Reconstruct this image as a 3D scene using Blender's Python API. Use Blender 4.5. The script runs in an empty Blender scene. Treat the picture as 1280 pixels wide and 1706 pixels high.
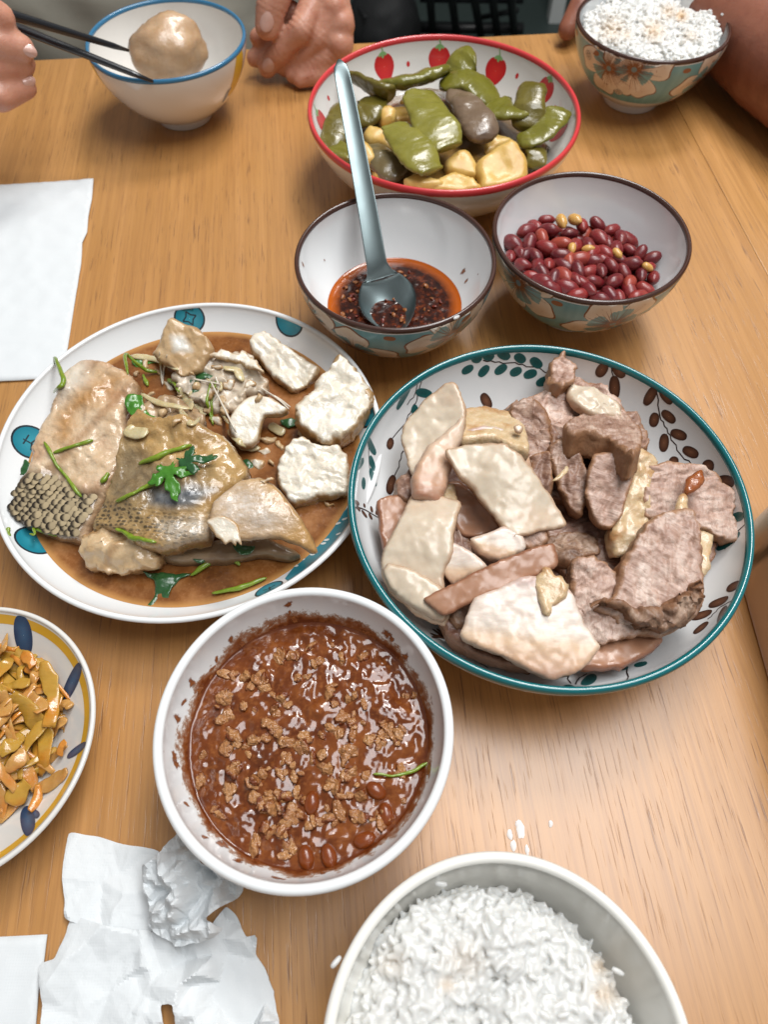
import bpy, bmesh, math, random
import numpy as np
from mathutils import Vector, geometry
from mathutils.bvhtree import BVHTree

# ------------------------------------------------------------------ camera, light, exposure
sc = bpy.context.scene
COL = sc.collection
CAM_H, FPX, PITCH = 0.345, 1160.0, math.radians(60)
cam_data = bpy.data.cameras.new('camera')
cam = bpy.data.objects.new('camera', cam_data)
COL.objects.link(cam)
cam.location = (0, 0, CAM_H)
cam.rotation_euler = (math.radians(90) - PITCH, 0, 0)
cam_data.sensor_fit = 'HORIZONTAL'
cam_data.sensor_width = 36.0
cam_data.lens = 36.0 * FPX / 1280.0
cam_data.clip_start = 0.01
cam_data.clip_end = 50
cam_data.dof.use_dof = True
cam_data.dof.focus_distance = 0.345
cam_data.dof.aperture_fstop = 15.0
sc.camera = cam

world = bpy.data.worlds.new('World')
sc.world = world
world.use_nodes = True
bg = world.node_tree.nodes['Background']
bg.inputs[0].default_value = (1.0, 0.99, 0.975, 1)
bg.inputs[1].default_value = 0.25

def area_lamp(name, loc, target, size, size_y, power, col):
    l = bpy.data.lights.new(name, 'AREA')
    l.shape = 'RECTANGLE'; l.size = size; l.size_y = size_y
    l.energy = power; l.color = col
    o = bpy.data.objects.new(name, l); COL.objects.link(o)
    o.location = loc
    o.rotation_euler = (Vector(target) - Vector(loc)).to_track_quat('-Z', 'Y').to_euler()
    return o
area_lamp('ceiling_lamp', (0.42, 0.34, 1.55), (0.10, 0.25, 0), 1.0, 0.8, 23.0, (0.98, 0.99, 1.0))
area_lamp('far_ceiling_lamp', (0.45, 1.35, 1.8), (0, 0.3, 0), 0.5, 0.5, 22.0, (1.0, 0.98, 0.95))

sc.render.engine = 'CYCLES'
sc.cycles.use_denoising = True
sc.cycles.max_bounces = 8
sc.view_settings.view_transform = 'Standard'
sc.view_settings.look = 'None'
sc.view_settings.exposure = 0.05
sc.view_settings.gamma = 1.0

# ------------------------------------------------------------------ helpers
rng = np.random.default_rng(7)
CP, SP = math.cos(PITCH), math.sin(PITCH)
def ray(px, py):
    u = (px - 640.0) / FPX; v = (py - 853.0) / FPX
    return Vector((u, CP - v * SP, -SP - v * CP)).normalized()
CAM = Vector((0, 0, CAM_H))
def W(px, py, z=0.0):
    d = ray(px, py); t = (z - CAM_H) / d.z
    return CAM + d * t
def onplane(px, py, p0, n):
    d = ray(px, py); t = (p0 - CAM).dot(n) / d.dot(n)
    return CAM + d * t
def crop(x0, y0, s):
    return lambda *p: [(x0 + p[i] / s, y0 + p[i + 1] / s) for i in range(0, len(p), 2)]
cA = crop(0, 0, 2.0); cB1 = crop(500, 50, 4.923); cB2 = crop(720, 60, 4.923); cD = crop(480, 310, 3.556)
cP = crop(810, 280, 3.657); cF0 = crop(0, 490, 2.0); cF1 = crop(0, 560, 3.879); cF2 = crop(120, 660, 2.909)
cF3 = crop(180, 500, 2.783); cF4 = crop(420, 560, 4.267); cK0 = crop(570, 560, 1.803); cK1 = crop(620, 620, 3.765)
cK2 = crop(620, 820, 3.2); cK3 = crop(840, 570, 3.048); cK4 = crop(920, 740, 3.657); cS0 = crop(240, 960, 2.370)
cT = crop(50, 1370, 3.122); cC = crop(0, 1000, 3.711); cH = crop(390, 0, 5.565); cN = crop(0, 0, 4.267)
cR = crop(930, 0, 3.657); cRB = crop(520, 1380, 1.684)

# vectorised value noise
_perm = rng.random(4096)
def _h(i, j, k):
    return _perm[(i * 73 + j * 1619 + k * 31337 + (i * j) % 97 * 7 + (j * k) % 89 * 13) % 4096]
def vnoise(p):
    p = np.asarray(p, float); f = np.floor(p).astype(np.int64); t = p - f; t = t * t * (3 - 2 * t)
    out = 0
    for dx in (0, 1):
        for dy in (0, 1):
            for dz in (0, 1):
                w = (t[:, 0] if dx else 1 - t[:, 0]) * (t[:, 1] if dy else 1 - t[:, 1]) * (t[:, 2] if dz else 1 - t[:, 2])
                out = out + w * _h(f[:, 0] + dx, f[:, 1] + dy, f[:, 2] + dz)
    return out * 2 - 1
def fbm(p, octaves=3, seed=0.0):
    p = np.asarray(p, float) + seed * 17.31 + 500.0
    a, s, o = 1.0, 1.0, 0
    for _ in range(octaves):
        o = o + a * vnoise(p * s); a *= .5; s *= 2.03
    return o

BV = {}          # tag -> [verts, faces] in world space, for dropping things onto what is already there
def mk(name, V, F, mat, parent=None, smooth=True, attr=None, tag=None, origin=None):
    V = np.asarray(V, float)
    if tag:
        for tg in (tag if isinstance(tag, (list, tuple)) else [tag]):
            b = BV.setdefault(tg, [[], []]); off = len(b[0])
            b[0].extend(map(tuple, V)); b[1].extend([tuple(i + off for i in f) for f in F])
    if parent is not None:
        o0 = np.array(root_loc(parent))
    elif origin is not None:
        o0 = np.array(origin, float)
    else:
        o0 = np.array([V[:, 0].mean(), V[:, 1].mean(), V[:, 2].min()])
    me = bpy.data.meshes.new(name)
    me.from_pydata((V - o0).tolist(), [], [tuple(int(i) for i in f) for f in F])
    if attr is not None:
        for an, av in attr.items():
            av = np.asarray(av, float)
            if av.ndim == 1:
                a = me.attributes.new(an, 'FLOAT', 'POINT'); a.data.foreach_set('value', av)
            else:
                a = me.attributes.new(an, 'FLOAT_COLOR', 'POINT')
                if av.shape[1] == 3: av = np.c_[av, np.ones(len(av))]
                a.data.foreach_set('color', av.ravel())
    for m in (mat if isinstance(mat, (list, tuple)) else [mat]): me.materials.append(m)
    if smooth: me.polygons.foreach_set('use_smooth', [True] * len(me.polygons))
    me.update()
    ob = bpy.data.objects.new(name, me); COL.objects.link(ob)
    if parent is not None: ob.parent = parent
    else: ob.location = o0
    return ob
def root_loc(o):
    l = Vector((0, 0, 0))
    while o is not None:
        l = l + Vector(o.location); o = o.parent
    return l
def tagit(o, label, cat, group=None, kind=None):
    if label: o['label'] = label
    if cat: o['category'] = cat
    if group: o['group'] = group
    if kind: o['kind'] = kind
    return o
def thing(name, label, cat, loc, group=None):
    o = bpy.data.objects.new(name, None); COL.objects.link(o); o.location = loc
    o.empty_display_size = 0.01
    return tagit(o, label, cat, group)
_bvc = {}
def bvh(tag):
    b = BV[tag]; key = (tag, len(b[0]))
    if key not in _bvc: _bvc[key] = BVHTree.FromPolygons(b[0], b[1])
    return _bvc[key]
def hit(px, py, tag):
    r = bvh(tag).ray_cast(CAM, ray(px, py))
    return (r[0], r[1]) if r[0] is not None else (None, None)

# ------------------------------------------------------------------ materials
class Mt:
    def __init__(s, name):
        s.m = bpy.data.materials.new(name); s.m.use_nodes = True
        s.nt = s.m.node_tree; s.b = s.nt.nodes['Principled BSDF']; s._co = {}
    def new(s, t): return s.nt.nodes.new(t)
    def link(s, a, b): s.nt.links.new(a, b)
    def co(s, kind='Object'):
        if kind not in s._co:
            n = s.new('ShaderNodeTexCoord'); s._co[kind] = n.outputs[kind]
        return s._co[kind]
    def map(s, scale=(1, 1, 1), rot=(0, 0, 0), loc=(0, 0, 0), src=None):
        n = s.new('ShaderNodeMapping'); s.link(src or s.co(), n.inputs[0])
        n.inputs['Scale'].default_value = scale; n.inputs['Rotation'].default_value = rot; n.inputs['Location'].default_value = loc
        return n.outputs[0]
    def noise(s, scale, detail=3, rough=.5, src=None, dist=0.0, out='Fac'):
        n = s.new('ShaderNodeTexNoise'); s.link(src or s.co(), n.inputs['Vector'])
        n.inputs['Scale'].default_value = scale; n.inputs['Detail'].default_value = detail
        n.inputs['Roughness'].default_value = rough; n.inputs['Distortion'].default_value = dist
        return n.outputs[out]
    def voro(s, scale, feature='F1', src=None, out='Distance', rnd=1.0):
        n = s.new('ShaderNodeTexVoronoi'); n.feature = feature; s.link(src or s.co(), n.inputs['Vector'])
        n.inputs['Scale'].default_value = scale; n.inputs['Randomness'].default_value = rnd
        return n.outputs[out]
    def attr(s, name, out='Fac'):
        n = s.new('ShaderNodeAttribute'); n.attribute_name = name
        return n.outputs[out]
    def objrand(s):
        return s.new('ShaderNodeObjectInfo').outputs['Random']
    def ramp(s, fac, stops, interp='LINEAR'):
        n = s.new('ShaderNodeValToRGB'); s.link(fac, n.inputs[0]); cr = n.color_ramp; cr.interpolation = interp
        while len(cr.elements) < len(stops): cr.elements.new(0.5)
        for e, (p, c) in zip(cr.elements, stops):
            e.position = p; e.color = (c, c, c, 1) if isinstance(c, (int, float)) else tuple(c) + (1,)
        return n.outputs[0]
    def mix(s, fac, a, b, mode='MIX'):
        n = s.new('ShaderNodeMix'); n.data_type = 'RGBA'; n.blend_type = mode
        for inp, v in ((n.inputs[0], fac), (n.inputs[6], a), (n.inputs[7], b)):
            if isinstance(v, (int, float)): inp.default_value = v
            elif isinstance(v, (tuple, list)): inp.default_value = tuple(v) + (1,)
            else: s.link(v, inp)
        return n.outputs[2]
    def math(s, op, a, b=0.0):
        n = s.new('ShaderNodeMath'); n.operation = op
        for inp, v in zip(n.inputs, (a, b)):
            if isinstance(v, (int, float)): inp.default_value = v
            else: s.link(v, inp)
        return n.outputs[0]
    def bump(s, h, strength=.3, dist=.001, prev=None):
        n = s.new('ShaderNodeBump'); s.link(h, n.inputs['Height'])
        n.inputs['Strength'].default_value = strength; n.inputs['Distance'].default_value = dist
        if prev is not None: s.link(prev, n.inputs['Normal'])
        s.link(n.outputs[0], s.b.inputs['Normal']); return n.outputs[0]
    def set(s, **k):
        names = dict(color='Base Color', rough='Roughness', spec='Specular IOR Level', sss='Subsurface Weight', coat='Coat Weight',
                     coatr='Coat Roughness', metal='Metallic', trans='Transmission Weight', ior='IOR', sheen='Sheen Weight', alpha='Alpha')
        for kk, v in k.items():
            if kk == 'sssr': s.b.inputs['Subsurface Radius'].default_value = v; s.b.inputs['Subsurface Scale'].default_value = 1.0; continue
            inp = s.b.inputs[names[kk]]
            if isinstance(v, (int, float)): inp.default_value = v
            elif isinstance(v, (tuple, list)): inp.default_value = tuple(v) + (1,)
            else: s.link(v, inp)
        return s
def plain(name, color, rough=.4, **k):
    return Mt(name).set(color=color, rough=rough, **k).m

def ceramic(name, col=(.82, .84, .845)):
    m = Mt(name)
    n = m.noise(14, 3)
    m.set(color=m.mix(m.ramp(n, [(.3, 0.0), (.75, 1.0)]), col, tuple(c * .95 for c in col)), rough=.14, coat=.5, coatr=.05)
    return m.m
M = {}
M['china'] = ceramic('glazed_white_china')
M['china_cream'] = ceramic('glazed_cream_china', (.86, .845, .79))
M['china_pink'] = ceramic('glazed_warm_white_china', (.76, .74, .70))
M['rim_brown'] = plain('brown_glaze', (.055, .022, .015), .25, coat=.3)
M['rim_teal'] = plain('teal_glaze', (.0, .135, .15), .22, coat=.5)
M['rim_red'] = plain('red_glaze', (.62, .045, .05), .3, coat=.4)
M['rim_yellow'] = plain('yellow_glaze', (.66, .36, .03), .3, coat=.4)
M['rim_blue'] = plain('blue_glaze', (.03, .16, .30), .25, coat=.4)
M['yellow_print'] = plain('yellow_print', (.72, .46, .02), .35)
def inkmat(name, c0, c1, rough=.3, scale=160):
    m = Mt(name); a = m.attr('g')
    n = m.noise(scale, 2)
    m.set(color=m.mix(m.math('ADD', a, m.math('MULTIPLY', m.math('SUBTRACT', n, .5), .35)), c0, c1), rough=rough, coat=.3)
    return m.m
M['ink_teal'] = inkmat('dark_teal_print', (.005, .075, .075), (.012, .11, .11))
M['ink_brown'] = inkmat('brown_leaf_print', (.20, .085, .045), (.045, .017, .012))
M['ink_stem'] = plain('dark_stem_print', (.035, .02, .02), .3)
M['ink_petal'] = inkmat('cream_petal_print', (.66, .54, .43), (.76, .69, .60), .3, 90)
M['ink_line'] = plain('russet_line_print', (.23, .09, .04), .3)
M['ink_blue'] = inkmat('blue_ground_print', (.13, .33, .39), (.19, .42, .47), .28, 120)
M['ink_grey'] = plain('blue_grey_print', (.16, .24, .27), .3)
M['ink_rust'] = plain('rust_print', (.30, .12, .06), .3)
M['ink_disc'] = inkmat('teal_disc_print', (.04, .30, .38), (.01, .19, .26), .28)
M['ink_black'] = plain('black_line_print', (.02, .03, .04), .3)
M['ink_red'] = inkmat('strawberry_red_print', (.62, .03, .025), (.50, .015, .02), .3, 300)
M['ink_green'] = plain('leaf_green_print', (.22, .42, .16), .35)
M['ink_navy'] = inkmat('navy_leaf_print', (.05, .12, .22), (.015, .04, .10), .3, 200)
M['ink_white'] = plain('white_dot_print', (.70, .74, .72), .3)

# ------------------------------------------------------------------ the table and what lies behind it
def wood(name, seed, tint=1.0):
    m = Mt(name)
    base = m.map((1, 1, 1), loc=(seed, seed * .7, 0))
    broad = m.noise(1.0, 3, .55, m.map((9, 1.2, 1), loc=(seed, 0, 0)), .3)
    streak = m.noise(1.0, 4, .6, m.map((95, 3.2, 1), loc=(seed, 3, 0)), .5)
    fine = m.noise(1.0, 3, .65, m.map((520, 8, 1), loc=(seed, 5, 0)))
    pores = m.noise(1.0, 2, .6, m.map((900, 30, 1), loc=(seed, 8, 0)))
    patch = m.noise(1.0, 2, .5, m.map((34, 10, 1), loc=(seed, 2, 0)))
    c = m.ramp(streak, [(.26, (.39 * tint, .190 * tint, .052 * tint)), (.5, (.47 * tint, .236 * tint, .072 * tint)), (.70, (.56 * tint, .288 * tint, .097 * tint))])
    c = m.mix(m.ramp(broad, [(.3, .0), (.75, .55)]), c, (.45 * tint, .212 * tint, .066 * tint))
    c = m.mix(m.ramp(fine, [(.36, .34), (.56, 0.0)]), c, (.27, .115, .036))
    pm = m.math('MULTIPLY', m.ramp(pores, [(.33, 1.0), (.40, 0.0)]), m.ramp(patch, [(.36, .25), (.62, 1.0)]))
    c = m.mix(m.math('MULTIPLY', pm, .7), c, (.13, .055, .024))
    dust = m.ramp(m.noise(1.0, 1, .5, m.map((500, 60, 1), loc=(seed, 11, 0))), [(.84, 0.0), (.88, .25)])
    c = m.mix(dust, c, (.72, .60, .46))
    m.set(color=c, rough=m.math('ADD', m.math('MULTIPLY', streak, .10), .28), spec=.6, coat=.35, coatr=.34)
    hgt = m.math('SUBTRACT', m.math('MULTIPLY', fine, .35), pm)
    m.bump(hgt, .30, .0003)
    return m.m
TROT = math.radians(5.6)
EDGE = W(560, 75.0)
table = thing('dining_table', 'light brown oak dining table with straight lengthwise grain under all the dishes', 'table', (EDGE.x, EDGE.y, 0))
table.rotation_euler = (0, 0, TROT)
# table space: x along the far edge, y = 0 at the far edge, negative towards the camera
def tl(p):
    d = Vector((p.x - EDGE.x, p.y - EDGE.y)); c, s = math.cos(-TROT), math.sin(-TROT)
    return (d.x * c - d.y * s, d.x * s + d.y * c)
sx = (tl(W(1145, 212))[0] + tl(W(1217, 337))[0]) / 2
def boxpart(name, x0, x1, y0, y1, z0, z1, mat, bev, parent):
    bm = bmesh.new(); bmesh.ops.create_cube(bm, size=1)
    for v in bm.verts:
        v.co = Vector(((x0 + x1) / 2 + v.co.x * (x1 - x0), (y0 + y1) / 2 + v.co.y * (y1 - y0), (z0 + z1) / 2 + v.co.z * (z1 - z0)))
    if bev: bmesh.ops.bevel(bm, geom=bm.edges[:], offset=bev, segments=2, affect='EDGES', profile=.6)
    me = bpy.data.meshes.new(name); bm.to_mesh(me); bm.free(); me.materials.append(mat)
    ob = bpy.data.objects.new(name, me); COL.objects.link(ob); ob.parent = parent
    return ob
edges = [-.62, -.39, sx, sx + .21, sx + .42]
wm = [wood('oiled_oak_a', 1.0), wood('oiled_oak_b', 4.3, 1.0), wood('oiled_oak_c', 9.1, 1.03), wood('oiled_oak_d', 6.2, .97)]
for i in range(4):
    boxpart('board', edges[i], edges[i + 1] - .0003, -1.05, 0, -.024, 0, wm[i], .0005, table)
boxpart('apron', -.56, sx + .36, -.95, -.05, -.09, -.0245, wm[0], .002, table)
for lx in (-.55, sx + .29):
    for ly in (-.99, -.12):
        boxpart('leg', lx, lx + .06, ly, ly + .06, -.75, -.0245, wm[2], .003, table)

fm = Mt('dark_green_grey_floor')
fm.set(color=fm.mix(fm.noise(2.0, 3), (.030, .045, .042), (.045, .062, .058)), rough=.5)
floor = mk('floor', [(-4, -2, -.75), (4, -2, -.75), (4, 6, -.75), (-4, 6, -.75)], [(0, 1, 2, 3)], fm.m, origin=(0, 0, -.75))
floor['kind'] = 'structure'
# ------------------------------------------------------------------ bowls and plates
TAU = math.tau
def lathe(prof, cx, cy, n=128, close=True):
    prof = np.asarray(prof, float); k = len(prof); th = np.arange(n) * TAU / n
    V = np.zeros((n * k, 3))
    for i, (r, z) in enumerate(prof):
        V[i * n:(i + 1) * n, 0] = cx + r * np.cos(th); V[i * n:(i + 1) * n, 1] = cy + r * np.sin(th); V[i * n:(i + 1) * n, 2] = z
    F = [(i * n + j, i * n + (j + 1) % n, (i + 1) * n + (j + 1) % n, (i + 1) * n + j) for i in range(k - 1) for j in range(n)]
    return V, F
class Bowl:
    def __init__(s, name, label, cat, c, R, zr, rf, zf, th, a, b, mat, tag, rim=None, rim_w=.0009, group=None, lip=None):
        s.c = c; s.R = R; s.zr = zr; s.rf = rf; s.zf = zf; s.th = th; s.a = a; s.b = b; s.tag = tag
        s.root = thing(name, label, cat, (c[0], c[1], 0), group)
        t = np.linspace(0, 1, 40) ** 1.25
        ro = rf + (R - rf) * (1 - (1 - t) ** a) ** b; zo = zf + (zr - zf) * t
        s.outer = np.c_[ro, zo]                                  # foot -> rim
        inn = [(max(r - th, .001), max(z, zf + th)) for r, z in zip(ro, zo)]
        inn = [p for p in inn if p[1] > zf + th + 1e-5]
        r0 = inn[0][0]
        bot = [(r0 * f, zf + th + (inn[0][1] - zf - th) * f ** 6) for f in (0.0, .3, .6, .8, .92)]
        s.inner = np.array(bot + inn)                            # centre -> rim
        lipw = lip or th / 2
        arc = [(R - th / 2 + th / 2 * math.cos(q), zr + th / 2 * math.sin(q)) for q in np.linspace(0.2, math.pi - .2, 7)]
        body = [(rf * .98, zf + .0004)] + list(map(tuple, s.outer)) + arc + list(map(tuple, s.inner[::-1]))
        V, F = lathe(body, *c)
        s.body = mk('body', V, F, mat, s.root, tag=[tag, tag + '_body'])
        fo = [(rf * .80, zf + th * .6), (rf * .84, .0008), (rf * .88, 0), (rf * .96, 0), (rf, .0010), (rf * 1.01, zf), (rf * 1.06, zf + .0025)]
        V, F = lathe(fo, *c, n=96); mk('foot_ring', V, F, mat, s.root)
        if rim:
            q = np.linspace(-.9, math.pi + .7, 12); rr = th / 2 + .00025
            V, F = lathe([(R - th / 2 + rr * math.cos(x), zr - rim_w * .4 + (rr + rim_w * .5) * math.sin(x)) for x in q], *c, n=160)
            mk('rim', V, F, rim, s.root, tag=[tag, tag + '_body'])
        s.lay = 0
    def r_in(s, z):
        return float(np.interp(z, s.inner[:, 1], s.inner[:, 0]))
    # surface point: theta, arc length d from the rim (downwards), on the inside or outside
    def surf(s, th, d, inside, off):
        P = s.inner[::-1] if inside else s.outer[::-1]
        L = np.r_[0, np.cumsum(np.hypot(*np.diff(P, axis=0).T))]
        d = np.clip(d, .0003, L[-1] * .99)
        r = np.interp(d, L, P[:, 0]); z = np.interp(d, L, P[:, 1])
        e = .0006
        dr = np.interp(d + e, L, P[:, 0]) - np.interp(d - e, L, P[:, 0]); dz = np.interp(d + e, L, P[:, 1]) - np.interp(d - e, L, P[:, 1])
        l = np.hypot(dr, dz) + 1e-12; tr, tz = dr / l, dz / l
        nr, nz = (tz, -tr) if inside else (-tz, tr)
        r2 = r + nr * off; z2 = z + nz * off
        return np.c_[s.c[0] + r2 * np.cos(th), s.c[1] + r2 * np.sin(th), z2], r
    def locate(s, px, py):          # pixel -> theta, d on the nearest visible face
        p, n = hit(px, py, s.tag + '_body')
        if p is None: p = bvh(s.tag + '_body').find_nearest(W(px, py, s.zr * .7))[0]
        x, y = p.x - s.c[0], p.y - s.c[1]; r = math.hypot(x, y)
        di = abs(np.interp(p.z, s.inner[:, 1], s.inner[:, 0]) - r); do = abs(np.interp(p.z, s.outer[:, 1], s.outer[:, 0]) - r)
        inside = bool(di < do); P = s.inner[::-1] if inside else s.outer[::-1]
        L = np.r_[0, np.cumsum(np.hypot(*np.diff(P, axis=0).T))]
        k = np.argmin(np.hypot(P[:, 0] - r, P[:, 1] - p.z)); return math.atan2(y, x), float(L[k]), inside
class Print:
    """collects flat printed shapes of one colour on a bowl; build() links them as one part"""
    def __init__(s, bowl, name, mat, layer):
        s.b = bowl; s.name = name; s.mat = mat; s.off = .00010 + .00007 * layer; s.V = []; s.F = []; s.g = []
    def _add(s, P, rings, g):
        n = len(P) // rings; o = sum(len(v) for v in s.V); s.V.append(P); s.g.append(g)
        for k in range(rings - 1):
            for j in range(n):
                s.F.append((o + k * n + j, o + k * n + (j + 1) % n, o + (k + 1) * n + (j + 1) % n, o + (k + 1) * n + j))
    def shape(s, th0, d0, inside, pts, rot=0.0, rings=5):
        """pts: outline in metres (a along the rim, b up to the rim)"""
        pts = np.asarray(pts, float); c, q = math.cos(rot), math.sin(rot)
        pts = np.c_[pts[:, 0] * c - pts[:, 1] * q, pts[:, 0] * q + pts[:, 1] * c]
        cen = pts.mean(0); P = []; g = []
        for f in np.linspace(0.02, 1, rings):
            x = cen + (pts - cen) * f; d = d0 - x[:, 1]
            _, r = s.b.surf(np.zeros(len(d)), d, inside, 0)
            sg = -1 if inside else 1
            v, _ = s.b.surf(th0 + sg * x[:, 0] / np.maximum(r, .01), d, inside, s.off)
            P.append(v); g.append(np.full(len(d), f))
        s._add(np.vstack(P), rings, np.concatenate(g))
    def line(s, th0, d0, inside, path, w, rot=0.0):
        path = np.asarray(path, float); w = np.broadcast_to(np.asarray(w, float), (len(path),))
        t = np.gradient(path, axis=0); t /= np.linalg.norm(t, axis=1)[:, None] + 1e-9; nn = np.c_[-t[:, 1], t[:, 0]]
        s.shape2(th0, d0, inside, path + nn * w[:, None] / 2, path - nn * w[:, None] / 2, rot)
    def shape2(s, th0, d0, inside, A, B, rot):
        c, q = math.cos(rot), math.sin(rot); out = []
        for X in (A, B):
            X = np.c_[X[:, 0] * c - X[:, 1] * q, X[:, 0] * q + X[:, 1] * c]; d = d0 - X[:, 1]
            _, r = s.b.surf(np.zeros(len(d)), d, inside, 0); sg = -1 if inside else 1
            out.append(s.b.surf(th0 + sg * X[:, 0] / np.maximum(r, .01), d, inside, s.off)[0])
        o = sum(len(v) for v in s.V); n = len(A); s.V.append(np.vstack(out)); s.g.append(np.ones(2 * n))
        s.F += [(o + i, o + i + 1, o + n + i + 1, o + n + i) for i in range(n - 1)]
    def pxline(s, pts, w):           # a stroke traced in the photograph, laid on the china
        q = [s.b.locate(*p) for p in dense(pts, 6, False)]
        th0, d0, ins = q[0]; sg = -1 if ins else 1
        P = np.array([[sg * ((t - th0 + math.pi) % TAU - math.pi) * s.rr(d, ins), d0 - d] for t, d, _ in q])
        s.line(th0, d0, ins, P, np.interp(np.linspace(0, 1, len(P)), [0, 1], [w, w * .8]))
    def rr(s, d, ins): return float(s.b.surf(np.zeros(1), np.array([d]), ins, 0)[1][0])
    def pxleaf(s, p0, p1, w, shape='leaf'):   # a leaf from base pixel to tip pixel
        a = s.b.locate(*p0); b = s.b.locate(*p1); th0, d0, ins = a; sg = -1 if ins else 1
        v = np.array([sg * ((b[0] - th0 + math.pi) % TAU - math.pi) * s.rr((d0 + b[1]) / 2, ins), d0 - b[1]])
        L = np.linalg.norm(v); s.shape(th0, d0, ins, leafpts(L, w), rot=math.atan2(v[1], v[0]))
    def build(s, each=None):
        if not s.V: return
        if each:                     # every printed figure a part of its own
            off = 0; offs = []
            for v in s.V: offs.append((off, off + len(v))); off += len(v)
            fs = [[] for _ in s.V]; k = 0
            for f in sorted(s.F, key=lambda f: f[0]):
                while not (offs[k][0] <= f[0] < offs[k][1]): k += 1
                fs[k].append(tuple(i - offs[k][0] for i in f))
            for v, f, g in zip(s.V, fs, s.g): mk(each, v, f, s.mat, s.b.root, attr={'g': g})
        else:
            o = mk(s.name, np.vstack(s.V), s.F, s.mat, s.b.root, attr={'g': np.concatenate(s.g)}); o['kind'] = 'stuff'
            return o
def dense(pts, step, closed=True):
    pts = [np.array(p, float) for p in pts]; out = []
    n = len(pts)
    for i in range(n if closed else n - 1):
        a, b = pts[i], pts[(i + 1) % n]; k = max(1, int(np.linalg.norm(b - a) / step))
        out += [a + (b - a) * j / k for j in range(k)]
    if not closed: out.append(pts[-1])
    return out
def leafpts(L, w, n=18, k=.8):
    t = np.linspace(0, math.pi, n); x = L / 2 * (1 - np.cos(t)); y = w / 2 * np.sin(t) ** k
    return np.r_[np.c_[x, y], np.c_[x, -y][::-1][1:-1]]
def circ(r, n=28, ry=None):
    t = np.arange(n) * TAU / n; return np.c_[r * np.cos(t), (ry or r) * np.sin(t)]

# three look-alike flowered rice bowls
def flowers(bowl, seeds, extra_theta=()):
    blue = Print(bowl, 'blue_ground', M['ink_blue'], 0)
    pet = Print(bowl, 'flower_petals', M['ink_petal'], 2); out = Print(bowl, 'petal_outlines', M['ink_line'], 1)
    ln = Print(bowl, 'petal_streaks', M['ink_line'], 3); ctr = Print(bowl, 'flower_centres', M['ink_grey'], 4)
    med = Print(bowl, 'small_medallions', M['ink_petal'], 4); medl = Print(bowl, 'medallion_lines', M['ink_stem'], 5)
    rust = Print(bowl, 'rust_leaves', M['ink_rust'], 1)
    # blue ground all round, from under the rim to above the foot
    n = 150; Lo = np.linspace(.0022, .045, 14)
    for k in range(1):
        V = [bowl.surf(np.arange(n) * TAU / n, np.full(n, d), False, .0001)[0] for d in Lo]
        blue.V.append(np.vstack(V)); blue.g.append(np.tile(np.random.default_rng(3).random(n), len(Lo)))
        blue.F += [(i * n + j, i * n + (j + 1) % n, (i + 1) * n + (j + 1) % n, (i + 1) * n + j) for i in range(len(Lo) - 1) for j in range(n)]
    rr = np.random.default_rng(11)
    cents = []
    for px, py in seeds:
        th, d, ins = bowl.locate(px, py); cents.append((th, d))
    for th in extra_theta: cents.append((math.radians(th), .018 + .012 * rr.random()))
    for th, d in cents:
        r0 = .0250 if (th, d) in cents[:len(seeds)] else .022; r_off = rr.random() * TAU
        for k in range(5):
            a = r_off + k * TAU / 5; tt = np.linspace(-1, 1, 15)
            ang = a + tt * .60; rad = r0 * (1.0 + .14 * np.cos(tt * 1.4) - .34 * np.abs(tt) ** 4 + .05 * np.sin(tt * 7 + k))
            o = np.r_[np.c_[rad * np.cos(ang), rad * np.sin(ang)], [[.001 * math.cos(a), .001 * math.sin(a)]]]
            out.shape(th, d, False, o * 1.03 + .0 * o, rings=6); pet.shape(th, d, False, o * .985, rings=6)
            for q in np.linspace(-.52, .52, 8):
                l = r0 * (.50 + .42 * rr.random()); x = np.linspace(.0012, l, 6)
                aa = a + q * (1 - .1 * x / l)
                ln.line(th, d, False, np.c_[x * np.cos(aa), x * np.sin(aa)], np.linspace(.00075, .0001, 6))
        ctr.shape(th, d, False, circ(.0021), rings=3)
    for k in range(9):
        th = rr.random() * TAU; d = .008 + .030 * rr.random()
        if min(abs((th - c[0] + math.pi) % TAU - math.pi) * .055 + abs(d - c[1]) for c in cents) < .019: continue
        med.shape(th, d, False, circ(.0035), rings=3)
        for rr_ in (.0033, .0017):
            c = circ(rr_, 20); medl.line(th, d, False, np.r_[c, c[:1]], .0003)
        for q in range(6):
            medl.line(th, d, False, np.array([[.0008 * math.cos(q), .0008 * math.sin(q)], [.0028 * math.cos(q), .0028 * math.sin(q)]]), .0004)
    for k in range(14):
        th = k * TAU / 14 + rr.random() * .2; d = .0045 + .002 * rr.random()
        rust.shape(th, d, False, leafpts(.007, .004), rot=rr.random() * .6 - .3, rings=3)
    blue.build('blue_ground'); rust.build(); out.build(); pet.build('flower_petal'); ln.build(); ctr.build('flower_centre'); med.build('medallion'); medl.build()
FB = dict(R=.0603, zr=.06, rf=.0235, zf=.0065, th=.0026, a=1.8, b=.75, mat=M['china'], rim=M['rim_brown'], group='flowered rice bowls with brown rims')
dip = Bowl('rice_bowl', 'flowered rice bowl with brown rim holding dark chilli oil and a spoon', 'bowl', (.0068, .340), tag='dip', **FB)
pea = Bowl('rice_bowl', 'flowered rice bowl with brown rim filled with red peanuts', 'bowl', (.1272, .3615), tag='pea', **FB)
frb = Bowl('rice_bowl', 'flowered rice bowl with brown rim heaped with rice beside a bare forearm', 'bowl', (.2140, .6135), tag='frb', **FB)
flowers(dip, cD(400, 962, 1010, 945, 150, 760), (40, 90, 140))
flowers(pea, cP(770, 950, 200, 705), (20, 60, 100, 150))
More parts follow.
